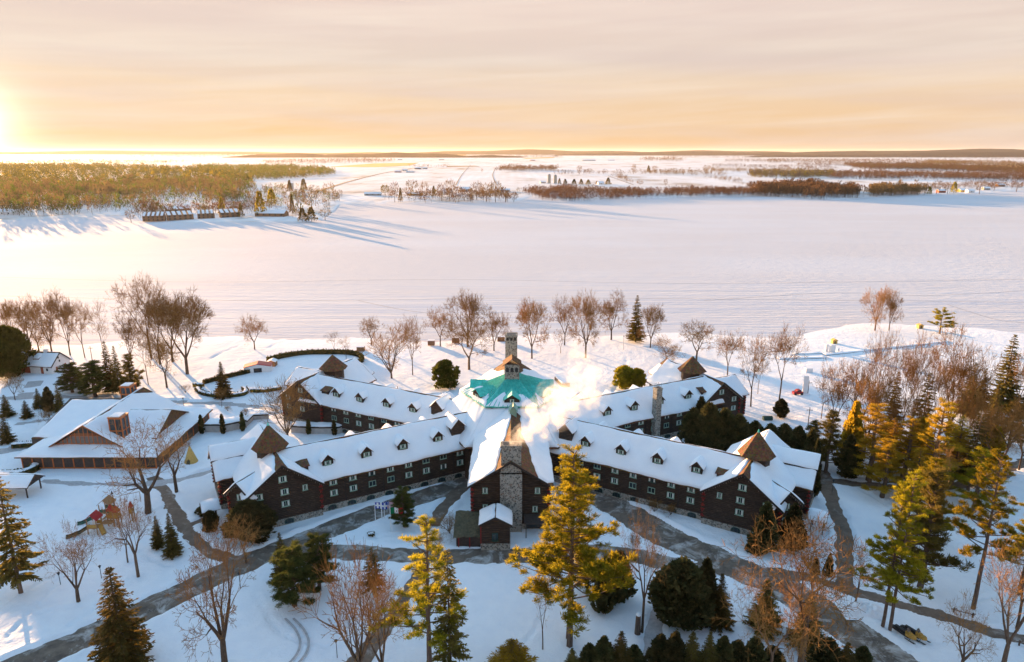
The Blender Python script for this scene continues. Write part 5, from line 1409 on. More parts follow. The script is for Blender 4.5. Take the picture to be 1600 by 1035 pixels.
def ptower(x, y, zf, w, roofm, h=2.2, shape='pyr'):
    out = []
    for sx in (-1, 1):
        for sy in (-1, 1): q = MB(); q.box(x+sx*w-.08, y+sy*w-.08, 0, x+sx*w+.08, y+sy*w+.08, zf+h); out.append(('post', q, 'play_wood'))
    q = MB(); q.box(x-w, y-w, zf-.12, x+w, y+w, zf); out.append(('deck', q, 'play_wood'))
    q = MB()
    for s in (-1, 1): q.box(x-w, y+s*w-.04, zf+.1, x+w, y+s*w+.04, zf+.9)
    out.append(('panel', q, 'play_green' if roofm == 'play_wood' else 'play_yellow'))
    q = MB()
    if shape == 'pyr': q.cone((x, y, zf+h), w*1.75, 1.5, 4, 0, 0, math.pi/4)
    else:
        for s in (-1, 1): q.prism([(x+s*(w+.35), y-w-.3, zf+h-.1), (x, y-w-.3, zf+h+1.2), (x, y+w+.3, zf+h+1.2), (x+s*(w+.35), y+w+.3, zf+h-.1)], (0, 0, .1))
    out.append(('tower_roof', q, roofm)); return out
x, y = P(150, 832)
parts_ = ptower(0, 0, 1.5, 1.0, 'play_red', 2.0, 'gab') + ptower(-.4, 5.6, 2.0, 1.1, 'play_wood', 2.0, 'gab') + ptower(2.0, 3.0, 2.0, .6, 'play_red', 1.7) + ptower(3.6, 2.4, 2.2, .5, 'play_red', 1.5) + ptower(5.8, 4.2, 2.4, .35, 'play_red', 1.4)
parts_ += [('slide', slide((-1.0, -.2, 1.5), (-4.4, -2.2, .2)), 'dead_vine'), ('slide', slide((-1.4, 5.4, 2.0), (-5.2, 3.2, .2)), 'play_green')]
q = MB(); q.tube((1.0, .2, 1.5), (2.4, -1.0, .2), .5, .5, 10); parts_.append(('tube_slide', q, 'play_yellow'))
q = MB(); q.box(.6, .9, 1.42, 3.0, 2.6, 1.52); q.box(.4, 2.0, 1.9, .9, 5.0, 2.0); parts_.append(('bridge', q, 'play_wood'))
q = MB(); q.cone((1.6, 5.0, 0), .06, 6.6, 6, 0, .05); q.cone((1.6, 5.0, 6.5), .28, .9, 6, 0); parts_.append(('mast', q, 'metal_dark'))
q = MB(); q.box(-.7, .2, 1.5, .0, .8, 2.5); parts_.append(('snow_patch', q, 'roof_snow'))
simple('playground_set', 'wooden playground towers with red roofs and green slides standing in the snow', 'playground', x, y, parts_)
# swing frame near the wide bare tree
x, y = P(205, 786); q = MB()
for px in (-2, 2):
    q.tube((px, -.8, 0), (px, 0, 2.4), .06, .06, 5); q.tube((px, .8, 0), (px, 0, 2.4), .06, .06, 5)
q.tube((-2, 0, 2.4), (2, 0, 2.4), .07, .07, 5); s_ = MB()
for px in (-1, 1): s_.tube((px-.25, 0, 2.4), (px-.25, 0, .6), .02, .02, 4); s_.tube((px+.25, 0, 2.4), (px+.25, 0, .6), .02, .02, 4); s_.box(px-.3, -.12, .55, px+.3, .12, .6)
simple('swing', 'wooden swing frame between playground and wide bare tree', 'swing', x, y, [('frame', q, 'play_wood'), ('seat', s_, 'metal_dark')], .5)
# flags
def flag_grid(cols, nx=12, ny=8, L=2.6, H_=1.6, seed=0):
    m = MB(); V = []
    for j in range(ny+1):
        for i in range(nx+1):
            u = i/nx; v = j/ny; V.append((u*L, .22*math.sin(u*7+seed)*u+.05*math.sin(v*4+u*5), v*H_-.18*u*u))
    for j in range(ny):
        for i in range(nx): m.add([], [])
    m.v = [tuple(p) for p in V]; m.n = len(V)
    for j in range(ny):
        for i in range(nx):
            a = j*(nx+1)+i; m.f.append((a, a+1, a+nx+2, a+nx+1)); m.m.append(cols((i+.5)/nx, (j+.5)/ny))
    return m
def que(u, v):
    if abs(u-.5) < .09 or abs(v-.5) < .13: return 1
    uu = (u % .5)/.5; vv = (v % .5)/.5
    return 1 if (abs(uu-(.42 if u < .5 else .60)) < .14 and abs(vv-.5) < .32) else 0
def usa(u, v):
    if u < .42 and v > .46: return 0 if (int(u*24)+int(v*16)) % 4 else 1
    return 2 if int(v*13) % 2 == 0 else 1
def mex(u, v):
    if u < .333: return 3
    if u > .667: return 2
    return 4 if (u-.5)**2/.004+(v-.5)**2/.012 < 1 else 1
FLM = ['flag_blue', 'flag_white', 'flag_red', 'flag_green', 'brown_wall']
for (u, v, vt, fn, lb, nx, ny) in ((587,817,784,que,'flagpole with the blue and white cross flag',24,16), (601,812,783,usa,'flagpole with the red and white striped flag',24,26), (611,831,792,mex,'flagpole with the green, white and red flag',24,16)):
    x, y = P(u, v); h = zat(vt, y)
    a = MB(); a.cone((0,0,0), .10, h, 8, 0, .06); a.cone((0,0,h), .12, .2, 8); t = simple('flagpole', lb, 'flagpole', x, y, [('pole', a, 'white_paint')], 0, 'flagpoles by the drive')
    f = link('flag', flag_grid(fn, nx, ny).mesh('flag', [MAT[q] for q in FLM], True), t, (.1, 0, h-1.75))
x, y = P(597, 813); a = MB(); a.cone((0,0,0), .16, 2.6, 8, 0, .12); b = MB(); b.box(-.3, -.08, 0, .3, .08, .25); simple('post', 'short thick white post between the flagpoles', 'post', x, y, [('shaft', a, 'white_paint'), ('foot', b, 'concrete')])
# snowmobiles
def snowmobile(u, v, rz, label, body):
    x, y = P(u, v)
    hd = MB(); hd.prism([(-.42, .55, .35), (.42, .55, .35), (.36, 1.55, .40), (.18, 1.85, .48), (-.18, 1.85, .48), (-.36, 1.55, .40)], (0, -.12, .38)); hd.prism([(-.30, .45, .72), (.30, .45, .72), (.22, 1.2, .75), (-.22, 1.2, .75)], (0, -.1, .22))
    tr_ = MB(); tr_.box(-.26, -1.75, .08, .26, .9, .40); tr_.box(-.24, -1.95, .16, .24, -1.752, .34)
    st = MB(); st.prism([(-.22, -1.35, .52), (.22, -1.35, .52), (.24, .35, .60), (-.24, .35, .60)], (0, 0, .24))
    ws = MB(); ws.add([(-.28, .75, 1.02), (.28, .75, 1.02), (.22, .45, 1.42), (-.22, .45, 1.42), (-.28, .72, 1.02), (.28, .72, 1.02), (.22, .42, 1.42), (-.22, .42, 1.42)], [(0,1,2,3),(7,6,5,4),(0,4,5,1),(1,5,6,2),(2,6,7,3),(3,7,4,0)])
    hb = MB(); hb.tube((-.42, .35, 1.12), (.42, .35, 1.12), .03, .03, 6); hb.tube((0, .6, .9), (0, .35, 1.12), .04, .04, 6)
    ps = [('hood', hd, body), ('track', tr_, 'metal_dark'), ('seat', st, 'metal_dark'), ('windscreen', ws, 'glass'), ('handlebar', hb, 'metal_dark')]
    for s in (-1, 1):
        k = MB(); k.prism([(s*.52-.07, .55, .03), (s*.52+.07, .55, .03), (s*.52+.07, 1.95, .05), (s*.52+.05, 2.2, .22), (s*.52-.05, 2.2, .22), (s*.52-.07, 1.95, .05)], (0, 0, .05)); k.tube((s*.52, 1.2, .06), (s*.25, 1.25, .5), .04, .04, 5); ps.append(('ski', k, 'metal_dark'))
    t = simple('snowmobile', label, 'snowmobile', x, y, ps, rz, 'snowmobiles parked in the snow'); t.location.z = .28; t.scale = (1.2, 1.2, 1.2)
snowmobile(1411, 994, R(205), 'black and yellow snowmobile beside the pine trunk', 'play_yellow'); snowmobile(1427, 995, R(205), 'yellow-nosed snowmobile, farther from the pine trunk', 'play_yellow')
# rail fence, lamp posts, poles
def rail(u0, v0, u1, v1, label):
    a = Vector((*P(u0, v0), 0)); b = Vector((*P(u1, v1), 0)); d = b-a; ps = []
    for f in (0.08, .92):
        q = MB(); p = d*f; q.box(p.x-.1, p.y-.1, 0, p.x+.1, p.y+.1, 1.2); q.box(p.x-.5, p.y-.06, .9, p.x+.5, p.y+.06, 1.0); ps.append(('post', q, 'pine_bark'))
    q = MB(); q.tube((0, 0, .8), (d.x, d.y, .8), .08, .08, 6); ps.append(('rail', q, 'pine_bark'))
    simple('rail_fence', label, 'fence', a.x, a.y, ps)
rail(1487,958,1522,968,'single dark log rail between two posts beside the brown trail'); rail(1590,1010,1612,1018,'log rail cut by the right edge of the picture')
def lamp(u, v, vt, label):
    x, y = P(u, v); h = zat(vt, y); a = MB(); a.cone((0,0,0), .07, h-.45, 8, 0, .05); b = MB(); b.cone((0,0,h-.5), .12, .4, 8, 0, .22); b.cone((0,0,h-.1), .3, .25, 8)
    simple('street_lamp', label, 'street lamp', x, y, [('pole', a, 'metal_dark'), ('lamp_head', b, 'metal_dark')], 0, 'lamp posts about the grounds')
for q in ((66,655,634,'lamp post beside the small spruces left of the pavilion'), (288,640,622,'lamp post on the road behind the pavilion'), (527,1028,1000,'lamp post at the lower path below the bare trees'), (376,920,895,'lamp post under the bare tree left of the yellow pines'), (159,905,884,'dark post right of the small vase tree by the playground'), (95,915,895,'dark post left of the small vase tree by the playground'), (1300,770,750,'lamp post at the corner of the two brown paths'),(974,548,525,'thin dark post on the shore left of the lone spruce')): lamp(*q)
def upole(u, v, vt, label):
    x, y = P(u, v); h = zat(vt, y); a = MB(); a.cone((0,0,0), .14, h, 8, 0, .09); b = MB(); b.box(-.9, -.06, h-.9, .9, .06, h-.75); simple('utility_pole', label, 'utility pole', x, y, [('pole', a, 'pine_bark'), ('crossarm', b, 'pine_bark')], 0, 'utility poles')
upole(146,575,541,'thin utility pole right of the white cottage'); upole(1262,668,637,'red-brown utility pole left of the east wood'); upole(1262,617,595,'dark pole beside the white slab on the ice')
# shed roofs, huts and rink things by the lake
def hut(name, u, v, w, d, h, mat, label, cat, roof='roof_snow', rise=.6, rz=0):
    x, y = P(u, v); a = MB(); a.prism([(-w/2, -d/2, 0), (w/2, -d/2, 0), (w/2, -d/2, h), (0, -d/2, h+rise), (-w/2, -d/2, h)], (0, d, 0)); b = MB()
    for s in (-1, 1): b.prism([(s*(w/2+.2), -d/2-.2, h-.2*rise/(w/2)), (0, -d/2-.2, h+rise), (0, d/2+.2, h+rise), (s*(w/2+.2), d/2+.2, h-.2*rise/(w/2))], (0, 0, .22))
    c = MB(); c.box(-w*.15, -d/2-.04, 0, w*.15, -d/2-.004, h*.8)
    return simple(name, label, cat, x, y, [('wall', a, mat), ('roof', b, roof), ('door', c, 'metal_dark')], rz)
hut('hut', 1303, 537, 2.0, 1.8, 1.5, 'canvas_yellow', 'small yellow hut by the ice at the foot of the point', 'hut', 'canvas_yellow', .5)
hut('hut', 1437, 513, 2.2, 2.0, 1.5, 'canvas_yellow', 'tiny tan hut on the point left of the flat-topped pine', 'hut', 'canvas_yellow', .4)
hut('garden_shed', 404, 580, 9.5, 4.2, 2.2, 'white_wall', 'red-roofed open shed beside the curved hedge', 'shed', 'play_red', 1.0, R(14))
hut('hut', 426, 572, 3.0, 2.6, 2.0, 'brown_wall', 'little brown hut right of the red-roofed shed', 'hut')
def block(name, u, v, w, d, h, mat, label, cat, top='roof_snow'):
    x, y = P(u, v); a = MB(); a.box(-w/2, -d/2, 0, w/2, d/2, h); b = MB(); b.box(-w/2-.05, -d/2-.05, h+.002, w/2+.05, d/2+.05, h+.16)
    return simple(name, label, cat, x, y, [('body', a, mat), ('snow_cap', b, top)])
block('ice_block', 1291, 550, 1.1, .8, 3.0, 'white_paint', 'narrow white ice block standing beside the dock', 'ice block')
block('ice_block', 1300, 551, 2.0, 1.2, 3.2, 'white_paint', 'wider white ice block standing beside the dock', 'ice block')
block('ice_block', 1309, 550, .9, .8, 1.4, 'white_paint', 'lowest white ice block of the three by the dock', 'ice block')
block('crate', 564, 549, 3.0, 2.2, 2.0, 'brown_wall', 'dark box on the shore behind the oval hedge', 'crate')
block('crate', 674, 539, 2.8, 2.2, 2.0, 'brown_wall', 'dark box left of the trunk of a rounded shore tree', 'crate')
block('crate', 712, 535, 3.0, 2.2, 2.2, 'brown_wall', 'dark box behind the spreading twin tree', 'crate')
block('crate', 783, 533, 3.2, 2.2, 2.0, 'brown_wall', 'dark box left of the tall stone chimney', 'crate')
def dock(u0, v0, u1, v1, wd, label):
    a = Vector((*P(u0, v0), 0)); b = Vector((*P(u1, v1), 0)); d = b-a; L = d.length; m = MB(); s = MB(); m.box(0, -wd/2, -.3, L, wd/2, .2); snow_patch(s, (0, -wd/2, .21), (L, -wd/2, .21), (L, wd/2, .21), (0, wd/2, .21), th=.2)
    t = simple('dock', label, 'dock', a.x, a.y, [('deck', m, 'pine_bark')], math.atan2(d.y, d.x)); link('snow_cap', s.mesh('snow_cap', MAT['roof_snow'], True), t)
dock(1215,561,1290,558.5,3.0,'near snow-covered dock on the ice'); dock(1240,554,1282,552,2.2,'short snow-covered dock behind the near one'); dock(1288,555,1480,534,2.4,'long slanting snow-covered dock towards the flat-topped pine')
x, y = P(1257, 617); a = MB(); a.box(-.8, -.25, 0, .8, .25, 6.6); b = MB(); b.box(-1.7, -.6, 0, 1.7, .9, .5); simple('ice_wall', 'tall white ice climbing slab beside a dark pole', 'ice wall', x, y, [('slab', a, 'white_paint'), ('foot', b, 'roof_snow')])
block('ice_block', 1263, 582, 2.6, 1.6, 1.6, 'white_paint', 'low white block behind the tall ice slab', 'ice block')
# red utility vehicle by the ice slab
x, y = P(1246, 617); a = MB(); a.prism([(-1.7, -.7, .45), (-1.7, -.7, 1.1), (-.9, -.7, 1.3), (-.4, -.7, 1.9), (.7, -.7, 1.9), (1.0, -.7, 1.2), (1.7, -.7, 1.0), (1.7, -.7, .45)], (0, 1.4, 0)); b = MB(); b.prism([(-.7, -.72, 1.3), (-.3, -.72, 1.78), (.6, -.72, 1.78), (.85, -.72, 1.3)], (0, -.02, 0)); ps = [('body', a, 'play_red'), ('window', b, 'glass')]
for wx in (-1.1, 1.1):
    for wy in (-.78, .78):
        q = MB(); q.tube((wx, wy-.12, .42), (wx, wy+.12, .42), .42, .42, 12); ps.append(('wheel', q, 'metal_dark'))
uv_ = simple('utility_vehicle', 'small dark red vehicle parked on the ice by the white slab', 'vehicle', x, y, ps, .1)
# snowed-in boat-like sled behind the centre, low green tank right
x, y = P(877, 598); a = MB(); a.prism([(-1.5, -5, 0), (1.5, -5, 0), (1.6, 3, 0), (0, 5, 0), (-1.6, 3, 0)], (0, 0, 1.2)); s_ = MB(); s_.prism([(-1.3, -4.6, 1.2), (1.3, -4.6, 1.2), (1.35, 2.6, 1.2), (0, 4.2, 1.2), (-1.35, 2.6, 1.2)], (0, 0, .5)); simple('trailer', 'long dark trailer with a snowy top behind the centre', 'trailer', x, y, [('body', a, 'fascia'), ('snow_cap', s_, 'roof_snow')], .25)
x, y = P(1199, 657); a = MB(); a.tube((-1.4, 0, .7), (1.4, 0, .7), .75, .75, 12); b = MB(); b.box(-1.2, -.6, 0, -.9, .6, .3); b.box(.9, -.6, 0, 1.2, .6, .3); simple('tank', 'low green tank in the snow left of the frosted evergreen', 'tank', x, y, [('body', a, 'green_shutter'), ('foot', b, 'concrete')])
# rock-strewn snow heap and snow-capped stump
x, y = P(996, 992); a = MB(); a.cone((0,0,-.1), .55, 4.0, 10, 0, .42); b = MB(); b.cone((0,0,3.9), .45, .35, 10, 0, .2); simple('stump', 'cut tree stump with a snow cap beside the golden-lit bare tree', 'stump', x, y, [('trunk', a, 'pine_bark'), ('snow_cap', b, 'roof_snow')])
rr = np.random.RandomState(3); x, y = P(1347, 955); X, Y = np.meshgrid(np.linspace(-4, 4, 40), np.linspace(-2.5, 2.5, 30)); Z = 1.3*np.clip(1-(X/4)**2-(Y/2.5)**2, 0, 1)**.7*(1+.4*vnoise(X, Y, .8, 3)+.35*vnoise(X, Y, .35, 5))-.02
t = stuff(link('snow_heap', grid_mesh('snow_heap', X, Y, Z, MAT['snow'], False), None, (x, y, .1)), 'ploughed heap of lumpy snow beside the drive', 'snow heap')
# ---------------------------------------------------------------- the far shore and beyond
def inside(px, py, poly):
    c = np.zeros(px.shape, bool); n = len(poly)
    for i in range(n):
        x0, y0 = poly[i]; x1, y1 = poly[(i+1) % n]
        t = ((y0 > py) != (y1 > py)); c ^= t & (px < (x1-x0)*(py-y0)/(y1-y0+1e-12)+x0)
    return c
def wood(poly_px, n, h, label, mats=('wood_leaf',), wd=5.0, faces=26, seed=0, kind='bare', conif=0.0, name='forest', zbase=1.0):
    """a far wood that reads as one mass: one object"""
    poly = [P(u, v, zbase) for u, v in poly_px]; rng = np.random.RandomState(seed+100)
    A = np.array(poly); lo = A.min(0); hi = A.max(0); pts = []
    while sum(len(q) for q in pts) < n:
        q = rng.uniform(lo, hi, (n*3, 2)); q = q[inside(q[:,0], q[:,1], poly)]; pts.append(q)
    p = np.concatenate(pts); g_ = vnoise(p[:,0], p[:,1], wd*7, seed) + .6*vnoise(p[:,0], p[:,1], wd*2.5, seed+1)
    p = p[g_ + rng.normal(0, .35, len(p)) > -.45][:n]; n = len(p); p = p + rng.normal(0, wd*.9, p.shape)
    H = h*rng.uniform(.55, 1.2, n)*(1+.28*vnoise(p[:,0], p[:,1], wd*5, seed+2)); W = wd*rng.uniform(.7, 1.3, n)
    con = rng.rand(n) < conif
    N = n*faces; i = np.repeat(np.arange(n), faces)
    f = rng.rand(N)**.8; a = rng.rand(N)*6.283
    rb = np.where(con[i], (1-f)*.55+.05, np.sqrt(np.clip(1-((f-.55)/.5)**2, .05, 1))*.5) * np.sqrt(rng.uniform(.2, 1, N))
    zb = np.where(con[i], .06+.94*f, .28+.72*f)
    C_ = np.stack([p[i,0]+rb*W[i]*np.cos(a), p[i,1]+rb*W[i]*np.sin(a), zbase-.4+zb*H[i]], 1)
    if kind == 'bare':
        D = np.stack([.5*np.cos(a), .5*np.sin(a), np.full(N, 1.0)], 1)+rng.normal(0, .3, (N,3)); ln = H[i]*rng.uniform(.14, .3, N); wq = ln*rng.uniform(.16, .34, N)
    else:
        D = np.stack([np.cos(a), np.sin(a), np.full(N, .5)], 1)+rng.normal(0, .5, (N,3)); ln = H[i]*rng.uniform(.12, .22, N); wq = ln*rng.uniform(.5, .9, N)
    V = rot_quads(rng, C_, D, wq, ln)
    T = tubes(np.stack([p[:,0], p[:,1], np.full(n, zbase-.6)], 1), np.stack([p[:,0], p[:,1], zbase+H*.7], 1), np.full(n, .22*h/15), np.full(n, .06*h/15), 3)
    mi = np.concatenate([np.where(con[i], 1, 0) if len(mats) > 1 else np.zeros(N, int), np.full(len(T), len(mats))])
    me = quads_mesh(name, np.concatenate([V, T]), [MAT[q] for q in mats]+[MAT['bark']], 4, False, mi)
    stuff(link(name, me), label, 'forest')
# big wood on the west bank
wood([(-260,300),(-120,338),(60,338),(200,331),(300,324),(385,322),(395,300),(380,286),(300,284),(120,292),(-260,280)], 5200, 17, 'bare brown woods at the water edge of the west bank', ('wood_leaf','forest_leaf'), 10, 34, 1, 'bare', .45)
wood([(-400,285),(-100,300),(120,300),(300,292),(385,292),(400,281),(340,268),(200,262),(0,259),(-400,262)], 7500, 18, 'golden green pine forest on the west bank', ('forest_leaf','pine_needles'), 12, 30, 2, 'leaf', .2)
wood([(360,283),(430,282),(505,277),(525,273),(515,266),(440,262),(300,262),(320,272)], 2600, 17, 'dark conifer belt at the end of the west forest', ('forest_leaf','spruce_needles'), 8, 26, 3, 'leaf', .5)
wood([(-300,258),(60,258),(240,257),(300,254),(200,252),(-300,252)], 1600, 16, 'hazy forest edge far behind the west bank', ('forest_leaf',), 12, 16, 4, 'leaf')
wood([(420,258.5),(500,257),(600,254.5),(622,251.5),(560,249),(470,250.5),(410,254)], 1700, 16, 'long brown wood across the western fields', ('wood_leaf',), 10, 14, 5)
wood([(200,247.5),(330,246.5),(480,243.5),(480,241.5),(300,242.5),(200,244)], 1500, 27, 'thin distant tree belt in the haze', ('far_wood',), 14, 10, 6)
wood([(820,302),(850,313.5),(900,315),(1000,310.5),(1090,308),(1190,307),(1200,299),(1090,299),(950,300),(880,295),(835,297)], 3000, 9, 'rust-brown brush along the far shore', ('wood_leaf',), 5, 24, 7)
wood([(212,333),(300,329),(400,326),(402,334),(300,339),(215,342)], 170, 12, 'bare trees among the timber row houses', ('wood_leaf','forest_leaf'), 8, 30, 34, 'bare', .2)
wood([(1440,258),(1600,262),(1700,264),(1700,259),(1560,256),(1450,254)], 2600, 17, 'brown woods beyond the eastern stubble', ('wood_leaf','spruce_needles'), 12, 14, 31, 'bare', .2)
wood([(640,262),(700,263),(700,261),(640,260)], 60, 12, 'hedge of small trees in the western field', ('wood_leaf',), 8, 20, 32)
wood([(1100,270),(1180,272),(1300,272),(1300,268),(1180,267),(1100,267)], 700, 13, 'scattered trees behind the field lanes', ('wood_leaf',), 8, 18, 33)
wood([(1176,300),(1180,306),(1240,308),(1288,312),(1338,309),(1336,300),(1290,297),(1210,296)], 1300, 16, 'dense brown grove on the far shore', ('wood_leaf',), 7, 34, 8)
wood([(1356,305),(1362,307.5),(1440,305),(1441,300),(1370,299)], 520, 15, 'small brown grove right of the dense one', ('wood_leaf',), 7, 34, 9)
wood([(778,268),(800,268.5),(865,268.5),(870,265),(800,264),(780,265)], 420, 17, 'straight belt of bare trees behind the silos', ('wood_leaf',), 9, 24, 10)
wood([(1170,277),(1200,279),(1300,279.5),(1302,273.5),(1240,272),(1175,272)], 900, 15, 'dark conifer wood behind the far brown grove', ('far_wood','spruce_needles'), 8, 22, 11, 'leaf', .5)
wood([(1300,281),(1440,282),(1560,284),(1660,285),(1660,277),(1500,275),(1360,271),(1300,273)], 2800, 14, 'scattered scrub across the eastern fields', ('wood_leaf',), 7, 18, 12)
wood([(1340,266),(1450,267),(1600,275),(1700,278),(1700,269),(1560,265),(1440,260),(1320,258)], 5200, 17, 'brown and dark woods behind the eastern shore', ('wood_leaf','spruce_needles'), 9, 18, 13, 'bare', .25)
wood([(1200,255),(1330,256),(1480,257),(1600,254),(1350,250),(1200,250)], 3600, 14, 'brown tree belt in the middle of the eastern plain', ('wood_leaf','far_wood'), 11, 14, 14)
wood([(1130,254),(1215,255),(1220,250.5),(1140,250)], 500, 14, 'wood patch in the plain above the brush', ('wood_leaf',), 12, 12, 15)
wood([(1000,252),(1070,253),(1062,249.5),(1005,249)], 350, 23, 'low wood patch near the middle of the plain', ('wood_leaf',), 12, 12, 16)
wood([(790,247.5),(880,247.5),(878,244.5),(795,244.5)], 420, 25, 'brown wood patch far beyond the silos', ('far_wood',), 14, 12, 17)
wood([(1180,247.5),(1420,249),(1700,252),(1700,247.5),(1400,245.5),(1180,244.5)], 2400, 25, 'distant dark tree belt under the hills', ('far_wood',), 16, 10, 18)
wood([(600,243),(800,242.2),(1000,242.4),(1180,243.5),(1180,241.4),(900,240.4),(600,241)], 2000, 25, 'thin tree line along the middle horizon', ('far_wood',), 22, 8, 19)
wood([(980,273),(1100,276),(1135,277),(1130,272),(1050,269),(985,270)], 260, 13, 'sparse hedgerow trees in the fields', ('wood_leaf',), 7, 24, 20)
wood([(865,274),(930,273),(975,275),(975,273.5),(930,271.5),(866,272)], 70, 13, 'sparse hedgerow right of the tree belt', ('wood_leaf',), 7, 24, 21)
wood([(955,275),(985,287),(992,287),(965,274)], 90, 9, 'scrub along a field lane', ('wood_leaf',), 6, 20, 22)
wood([(1100,280),(1160,289),(1165,293),(1175,292),(1150,283),(1105,277)], 150, 9, 'scrub beside the second field lane', ('wood_leaf',), 6, 20, 23)
wood([(1440,300),(1530,297),(1620,295),(1620,289),(1500,289),(1440,293)], 260, 10, 'loose shore trees around the eastern cottages', ('wood_leaf',), 8, 26, 24)
wood([(395,298),(440,294),(520,304),(530,312),(515,330),(470,342),(420,332),(388,330)], 300, 12, 'loose trees around the west bank houses', ('wood_leaf','forest_leaf'), 8, 30, 25, 'bare', .35)

wood([(606,305),(606,314),(640,317),(720,317),(806,316),(806,306),(770,304),(700,305)], 190, 13, 'loose mixed trees filling the far farm shore', ('wood_leaf','spruce_needles'), 9, 40, 26, 'bare', .2)
wood([(640,240.5),(1000,239.4),(1400,240.5),(1700,243),(1700,240.5),(1300,238.8),(900,238.4),(640,239.4)], 2600, 27, 'dark blue-grey tree line under the hills', ('far_wood',), 30, 8, 27)
wood([(1040,247.5),(1190,248.2),(1190,245.8),(1040,245.5)], 500, 23, 'dark tree strip in the middle of the plain', ('far_wood',), 16, 10, 28)
wood([(1240,260),(1330,261),(1330,257.5),(1250,257)], 420, 14, 'tree strip beyond the dark conifer wood', ('wood_leaf',), 11, 14, 29)
wood([(1110,262),(1300,266),(1310,262.5),(1120,258.5)], 500, 12, 'broken tree strip in the plain before the dark conifer wood', ('wood_leaf',), 8, 16, 30)
# low-detail trees one can tell apart on the far bank
FP = {}
def far_proto(key, seed, conif, mat, faces=150, wide=1.0):
    rng = np.random.RandomState(seed); f = rng.rand(faces)**.8; a = rng.rand(faces)*6.283
    if conif: rb = ((1-f)*.5+.04)*np.sqrt(rng.uniform(.02, 1, faces)); zb = .05+.95*f; D = np.stack([np.cos(a), np.sin(a), .1+0*f], 1)+rng.normal(0, .4, (faces,3)); ln = rng.uniform(.08, .16, faces); wq = ln*.8
    else: rb = np.sqrt(np.clip(1-((f-.5)/.55)**2, .05, 1))*.5*np.sqrt(rng.uniform(.2, 1, faces)); zb = .25+.75*f; D = np.stack([.6*np.cos(a), .6*np.sin(a), 1+0*f], 1)+rng.normal(0, .35, (faces,3)); ln = rng.uniform(.12, .28, faces); wq = ln*.16
    C_ = np.stack([rb*np.cos(a), rb*np.sin(a), zb], 1)
    FP[key] = (quads_mesh('trunk', tubes([[0,0,0]], [[0,0,.75]], [.035], [.012], 5), MAT['bark']), quads_mesh('crown', rot_quads(rng, C_, D, wq, ln), MAT[mat]))
far_proto('bare', 1, False, 'wood_leaf'); far_proto('bare2', 2, False, 'twig', 190); far_proto('con', 3, True, 'spruce_needles', 520); far_proto('gold', 4, True, 'pine_needles', 520); far_proto('round', 5, False, 'spruce_needles', 420)
def ft(key, u, v, vt, wpx, label, grp):
    x, y = P(u, v, .6); h = zat(vt, y)-.6; d = y*CP+CAM_H*SP
    t = thing('bare_tree' if key.startswith('bare') else 'conifer_tree' if key != 'round' else 'evergreen_tree', label, 'tree', (x, y, .4), _rr.uniform(0, 6.28), grp)
    tk, cr = FP[key]; wd = wpx*d/F_PX
    link('trunk', tk, t, (0,0,0), 0, (wd, wd, h)); link('crown', cr, t, (0,0,0), 0, (wd, wd, h))
for a in [('con',473,346,325,16,'left of two dark round-bellied conifers on the west point'),('con',487,346,324,18,'right of two dark round-bellied conifers on the west point'),('bare2',508,344,328,18,'small bare tree at the tip of the west point'),('bare2',205,348,329,14,'lone bare tree left of the row houses'),
  ('con',457,334,303,9,'narrow dark conifer behind the west point house'),('bare',487,330,300,26,'bare tree behind the dark conifers on the west point'),('bare2',470,326,298,18,'slim bare tree behind the west point house'),('gold',348,337,309,14,'golden pine among the row houses'),('con',377,340,318,10,'dark conifer at the end of the row houses'),('gold',408,338,300,20,'golden pine left of the west point house'),
  ('gold',425,322,296,18,'golden pine above the west point house'),('bare2',398,330,300,20,'bare tree above the row house end'),('con',453,300,282,10,'conifer beside the stubby tower on the west bank'),('con',475,298,280,12,'broad conifer right of the stubby tower'),('bare',515,312,288,18,'bare tree by the west bank road'),('bare',530,314,298,12,'small bare tree by the west bank road')]:
    ft(*a, 'single trees on the west bank')
for a in [('round',602,306,291,13,'dark bushy evergreen at the left of the far farm'),('bare',617,316,288,14,'brown tree left of the far farm house'),('con',626,316,294,7,'slim conifer beside the far farm house'),('bare2',645,300,283,19,'wide bare tree behind the far farm house'),('bare',664,315,287,12,'dark trunked tree right of the far farm house'),('con',678,308,291,7,'small conifer between bare trees at the far farm'),('bare',690,314,290,13,'brown tree in the middle of the far farm row'),('bare',703,314,284,16,'tallest brown tree of the far farm row'),('bare',717,316,294,12,'brown tree by the farm barn gable'),('bare',745,312,287,18,'brown bushy tree right of the farm barn'),('bare',760,315,290,22,'brown bushy clump leader near the farm sheds'),('bare2',774,316,286,18,'brown tree with a tall top near the farm sheds'),('bare',790,316,298,20,'low brown tree at the end of the farm row'),('bare',803,315,302,12,'last low brown tree of the farm row')]:
    ft(*a, 'trees around the far farm')
for a in [('con',874,288,279,6,'first small conifer right of the silos'),('con',883,289,280,8,'second small conifer right of the silos'),('con',897,289,280,9,'dark conifer in the middle of the farm windbreak'),('con',908,289,280,8,'slightly taller conifer in the windbreak'),('con',919,289,281,9,'conifer near the end of the windbreak'),('con',933,288,283,7,'lone conifer beyond the windbreak'),('con',950,289,278,10,'largest conifer beside the small white farmhouse')]:
    ft(*a, 'windbreak conifers by the silos')
